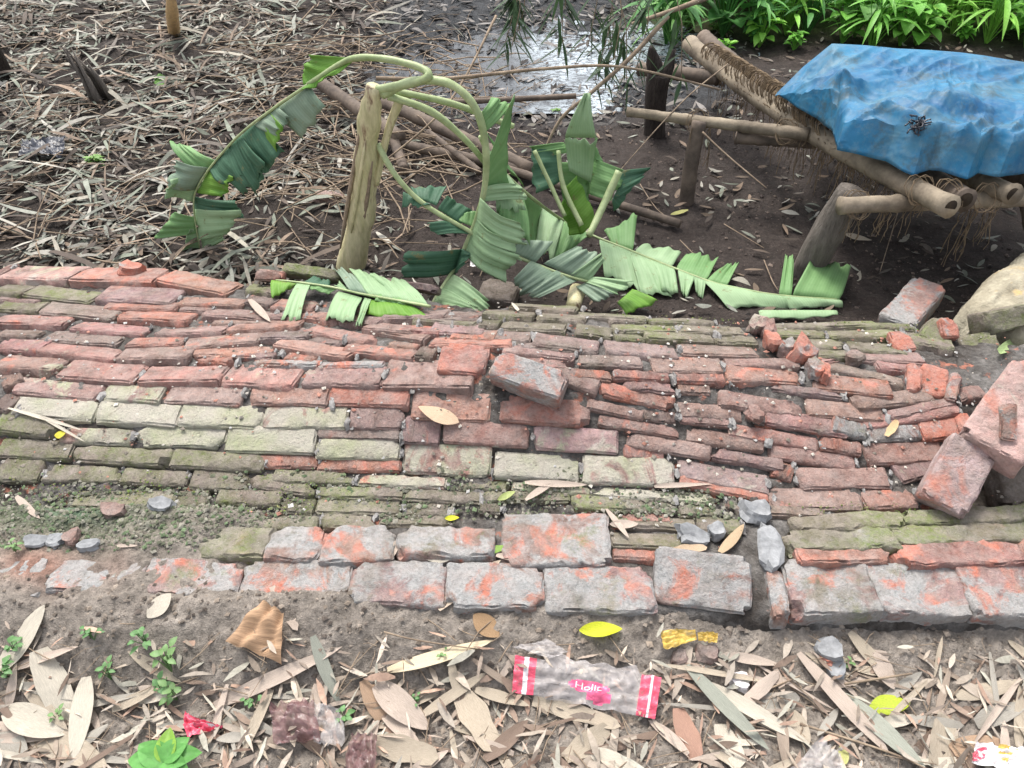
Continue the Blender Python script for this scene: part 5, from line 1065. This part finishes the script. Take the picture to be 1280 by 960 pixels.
for row, (Yr, n) in enumerate([(5.15, 26), (5.4, 26), (5.75, 24), (6.2, 22), (6.7, 20), (7.3, 18), (8.2, 18)]):
    for i in range(n):
        x = .9+i*(.19+row*.02)+random.uniform(-.08, .08)+row*.05; y = Yr+random.uniform(-.12, .12)
        px_, py_ = project(x, y, 0)
        if px_ < 830: continue
        mi_ = 8 if row == 0 and random.random() < .5 else random.randint(0, 6); o = bpy.data.objects.new('leafy_plant', PMs[mi_]); COL.objects.link(o)
        o.location = (x, y, gz(x, y)-.01); o.rotation_euler = (0, 0, random.uniform(0, 6.28)); s = random.uniform(.75, 1.35)*(1+row*.08); o.scale = (s, s, s)
        c = random.choice([(.18, .46, .07), (.28, .60, .10), (.13, .36, .08), (.36, .66, .14), (.08, .25, .06), (.2, .42, .12)]); o.color = g4(c)
        c_i = {.18: 'mid green', .28: 'light green', .13: 'deep green', .36: 'yellow green', .08: 'dark green', .2: 'dull green'}[c[0]]
        tag(o, '%s weed with %s leaves %s' % (c_i, 'broad' if mi_ < 4 else 'narrow blade' if mi_ < 7 else 'small low', 'in the front row' if row < 2 else 'in the middle row' if row < 4 else 'in the back row')+(' beyond the bamboo poles' if px_ < 1030 else ' behind the tarpaulin'), 'plant', 'leafy weeds on the far bank')
# loose ground weeds
for x0, y0, s, l in [(120, 205, .5, 'pale green weed sprig on the litter at the left'), (695, 130, .35, 'dark small weed at the water edge'), (900, 38, .8, 'green weed at the start of the far bank'), (860, 30, .7, 'green weed left of the far bank thicket')]:
    o = bpy.data.objects.new('weed', PMs[7]); COL.objects.link(o); p = PZ(x0, y0, 0); o.location = (p.x, p.y, gz(p.x, p.y)); o.scale = (s, s, s*.6); o.color = (.18, .34, .08, 1); tag(o, l, 'weed')
def plant_at(px, py, me, s, col, label, name='weed', cat='weed', group=None):
    p = hit(px, py, surf); o = bpy.data.objects.new(name, me); COL.objects.link(o); o.location = p; o.scale = (s, s, s); o.rotation_euler = (0, 0, random.uniform(0, 6)); o.color = g4(col); tag(o, label, cat, group); return o
SM = [plant_mesh(70+i, 9, .040, .015, .010, .0007) for i in range(4)]
for px, py, s, l in [(10, 848, 1.6, 'small weed at the left edge beside the cream sheath'), (78, 905, 1.1, 'small weed growing through the pale blades at the lower left'), (118, 800, 1.2, 'tiny weed on the clay bank foot'),
                     (140, 850, 1.3, 'small weed left of the tan blade'), (185, 808, 1.5, 'thin weed under the slit leaf'), (215, 840, 1.9, 'largest small weed in the middle of the left litter'), (222, 875, 1.6, 'weed just above the broad green plant'),
                     (318, 885, 1.1, 'bright little weed at the end of the long pinkish blade'), (430, 905, 1.3, 'little weed between the purple bags'), (520, 880, .8, 'tiny weed by the folded pink leaf'), (555, 822, .7, 'tiny weed in front of the bright cream blade'),
                     (20, 815, 1.3, 'weed on the top of the far left sheath'), (205, 868, 1.4, 'weed left of the red scrap'), (20, 690, 1.0, 'weed on the clay bank top at far left'), (1062, 835, .8, 'dark weed beside the grey chips')]:
    plant_at(px, py, random.choice(SM), s, random.choice([(.15, .30, .12), (.20, .34, .14), (.12, .26, .10)]), l)
# broad green plant bottom left
bpn = empty('broadleaf_plant', PZ(205, 955, 0), 'bright green broad leaved plant at the bottom left', 'plant')
cpos = PZ(208, 958, 0.03)
for a, L_, w, dr in [(175, .085, .06, .1), (150, .08, .055, .0), (95, .075, .045, -.1), (55, .07, .05, .1), (20, .08, .055, .2), (-25, .075, .05, .2), (-80, .07, .05, .3), (215, .08, .055, .2), (120, .05, .03, -.3)]:
    b = MB(); r = math.radians(a); broad_leaf(b, cpos+Vector((0, 0, .01+.01*random.random())), (math.cos(r), math.sin(r), .35), L_, w, dr+.25, nu=10, nv=6); o = fix_parent(b.build('leaf', M_GREENS, bpn)); o.color = (.13, .36, .09, 1) if a not in (95, 120) else (.26, .46, .07, 1)
b = MB(); b.tube([PZ(205, 955, -.01), cpos+Vector((0, 0, .012))], .003, 6); fix_parent(b.build('stem', M_PET, bpn))
# hanging bamboo foliage at the top
hb = empty('bamboo_branch', PY(740, -60, 3.3), 'drooping dark green bamboo foliage hanging into the top of the view', 'bamboo branch')
random.seed(51); b = MB(); tw = MB()
for k in range(16):
    x0 = random.uniform(640, 870); y0 = random.uniform(-60, -10); Yv = random.uniform(3.1, 3.6); x1 = x0+random.uniform(-35, 20); y1 = min(100, random.uniform(15, 85)+(30 if 740 < x0 < 840 else -20)); p0 = PY(x0, y0, Yv); p1 = PY(x1, y1, Yv-.05)
    m = p0.lerp(p1, .5)+Vector((.02, 0, .01)); tw.tube([p0, m, p1], .0018, 4, False)
    for j in range(9):
        t = .35+.65*j/8; p = p0.lerp(p1, t); a = random.uniform(-2.6, -.5); d = Vector((math.cos(a), random.uniform(-.3, .3), math.sin(a))); broad_leaf(b, p, d, random.uniform(.09, .15), .020, random.uniform(0, .25), nu=4, nv=2)
o = tag(fix_parent(b.build('foliage', M_GREENS, hb)), kind='stuff'); o.color = (.055, .10, .05, 1); tag(fix_parent(tw.build('twigs', M_TWIG, hb)), kind='stuff'); tw = MB(); tw.tube([PY(600, -70, 3.35), PY(740, -62, 3.3), PY(900, -50, 3.4)], .008, 6); fix_parent(tw.build('branch', M_TWIG, hb))
# stake, bamboo foot, stump at the back left; fruit on the far bank
b = MB(); b.tube(smooth_pts([PZ(218, 42, 0), PY(215, 15, 5.05), PY(210, -60, 5.0)], 5), [.038]*6+[.030]*5, 10); o = b.build('bamboo_shoot', mk_plain('shoot', (.55, .36, .17), .7)); tag(o, 'pale orange bamboo shoot standing in the litter at the top left', 'bamboo shoot')
b = MB(); pb_ = PZ(5, 98, 0); b.tube([pb_, pb_+Vector((-.02, 0, .35)), pb_+Vector((-.03, 0, 1.2))], [.06, .05, .05], 10, rnd=.04); o = b.build('bamboo_culm', M_CHAR); tag(o, 'dark bamboo culm base at the left edge', 'bamboo culm')
b = MB(); pb_ = PZ(130, 128, -.01)
for k in range(14):
    a = random.uniform(0, 6.28); b.tube([pb_+Vector((math.cos(a)*.05, math.sin(a)*.05, 0)), pb_+Vector((math.cos(a)*.04-.03, math.sin(a)*.03, .14)), pb_+Vector((math.cos(a)*.05-.07, 0, random.uniform(.18, .3)))], [.02, .012, .003], 5)
o = b.build('rotten_stump', M_WOOD); tag(o, 'ragged grey stump of old sheaths in the litter at the upper left', 'stump')
chunk(866, 28, 886, 44, 'Q', 'pale round fruit or nut lying at the edge of the far weeds', 'fallen_fruit', 'fruit', flat=.5, mat=mk_plain('fruit', (.6, .52, .3), .6))
print('bricks', nb)
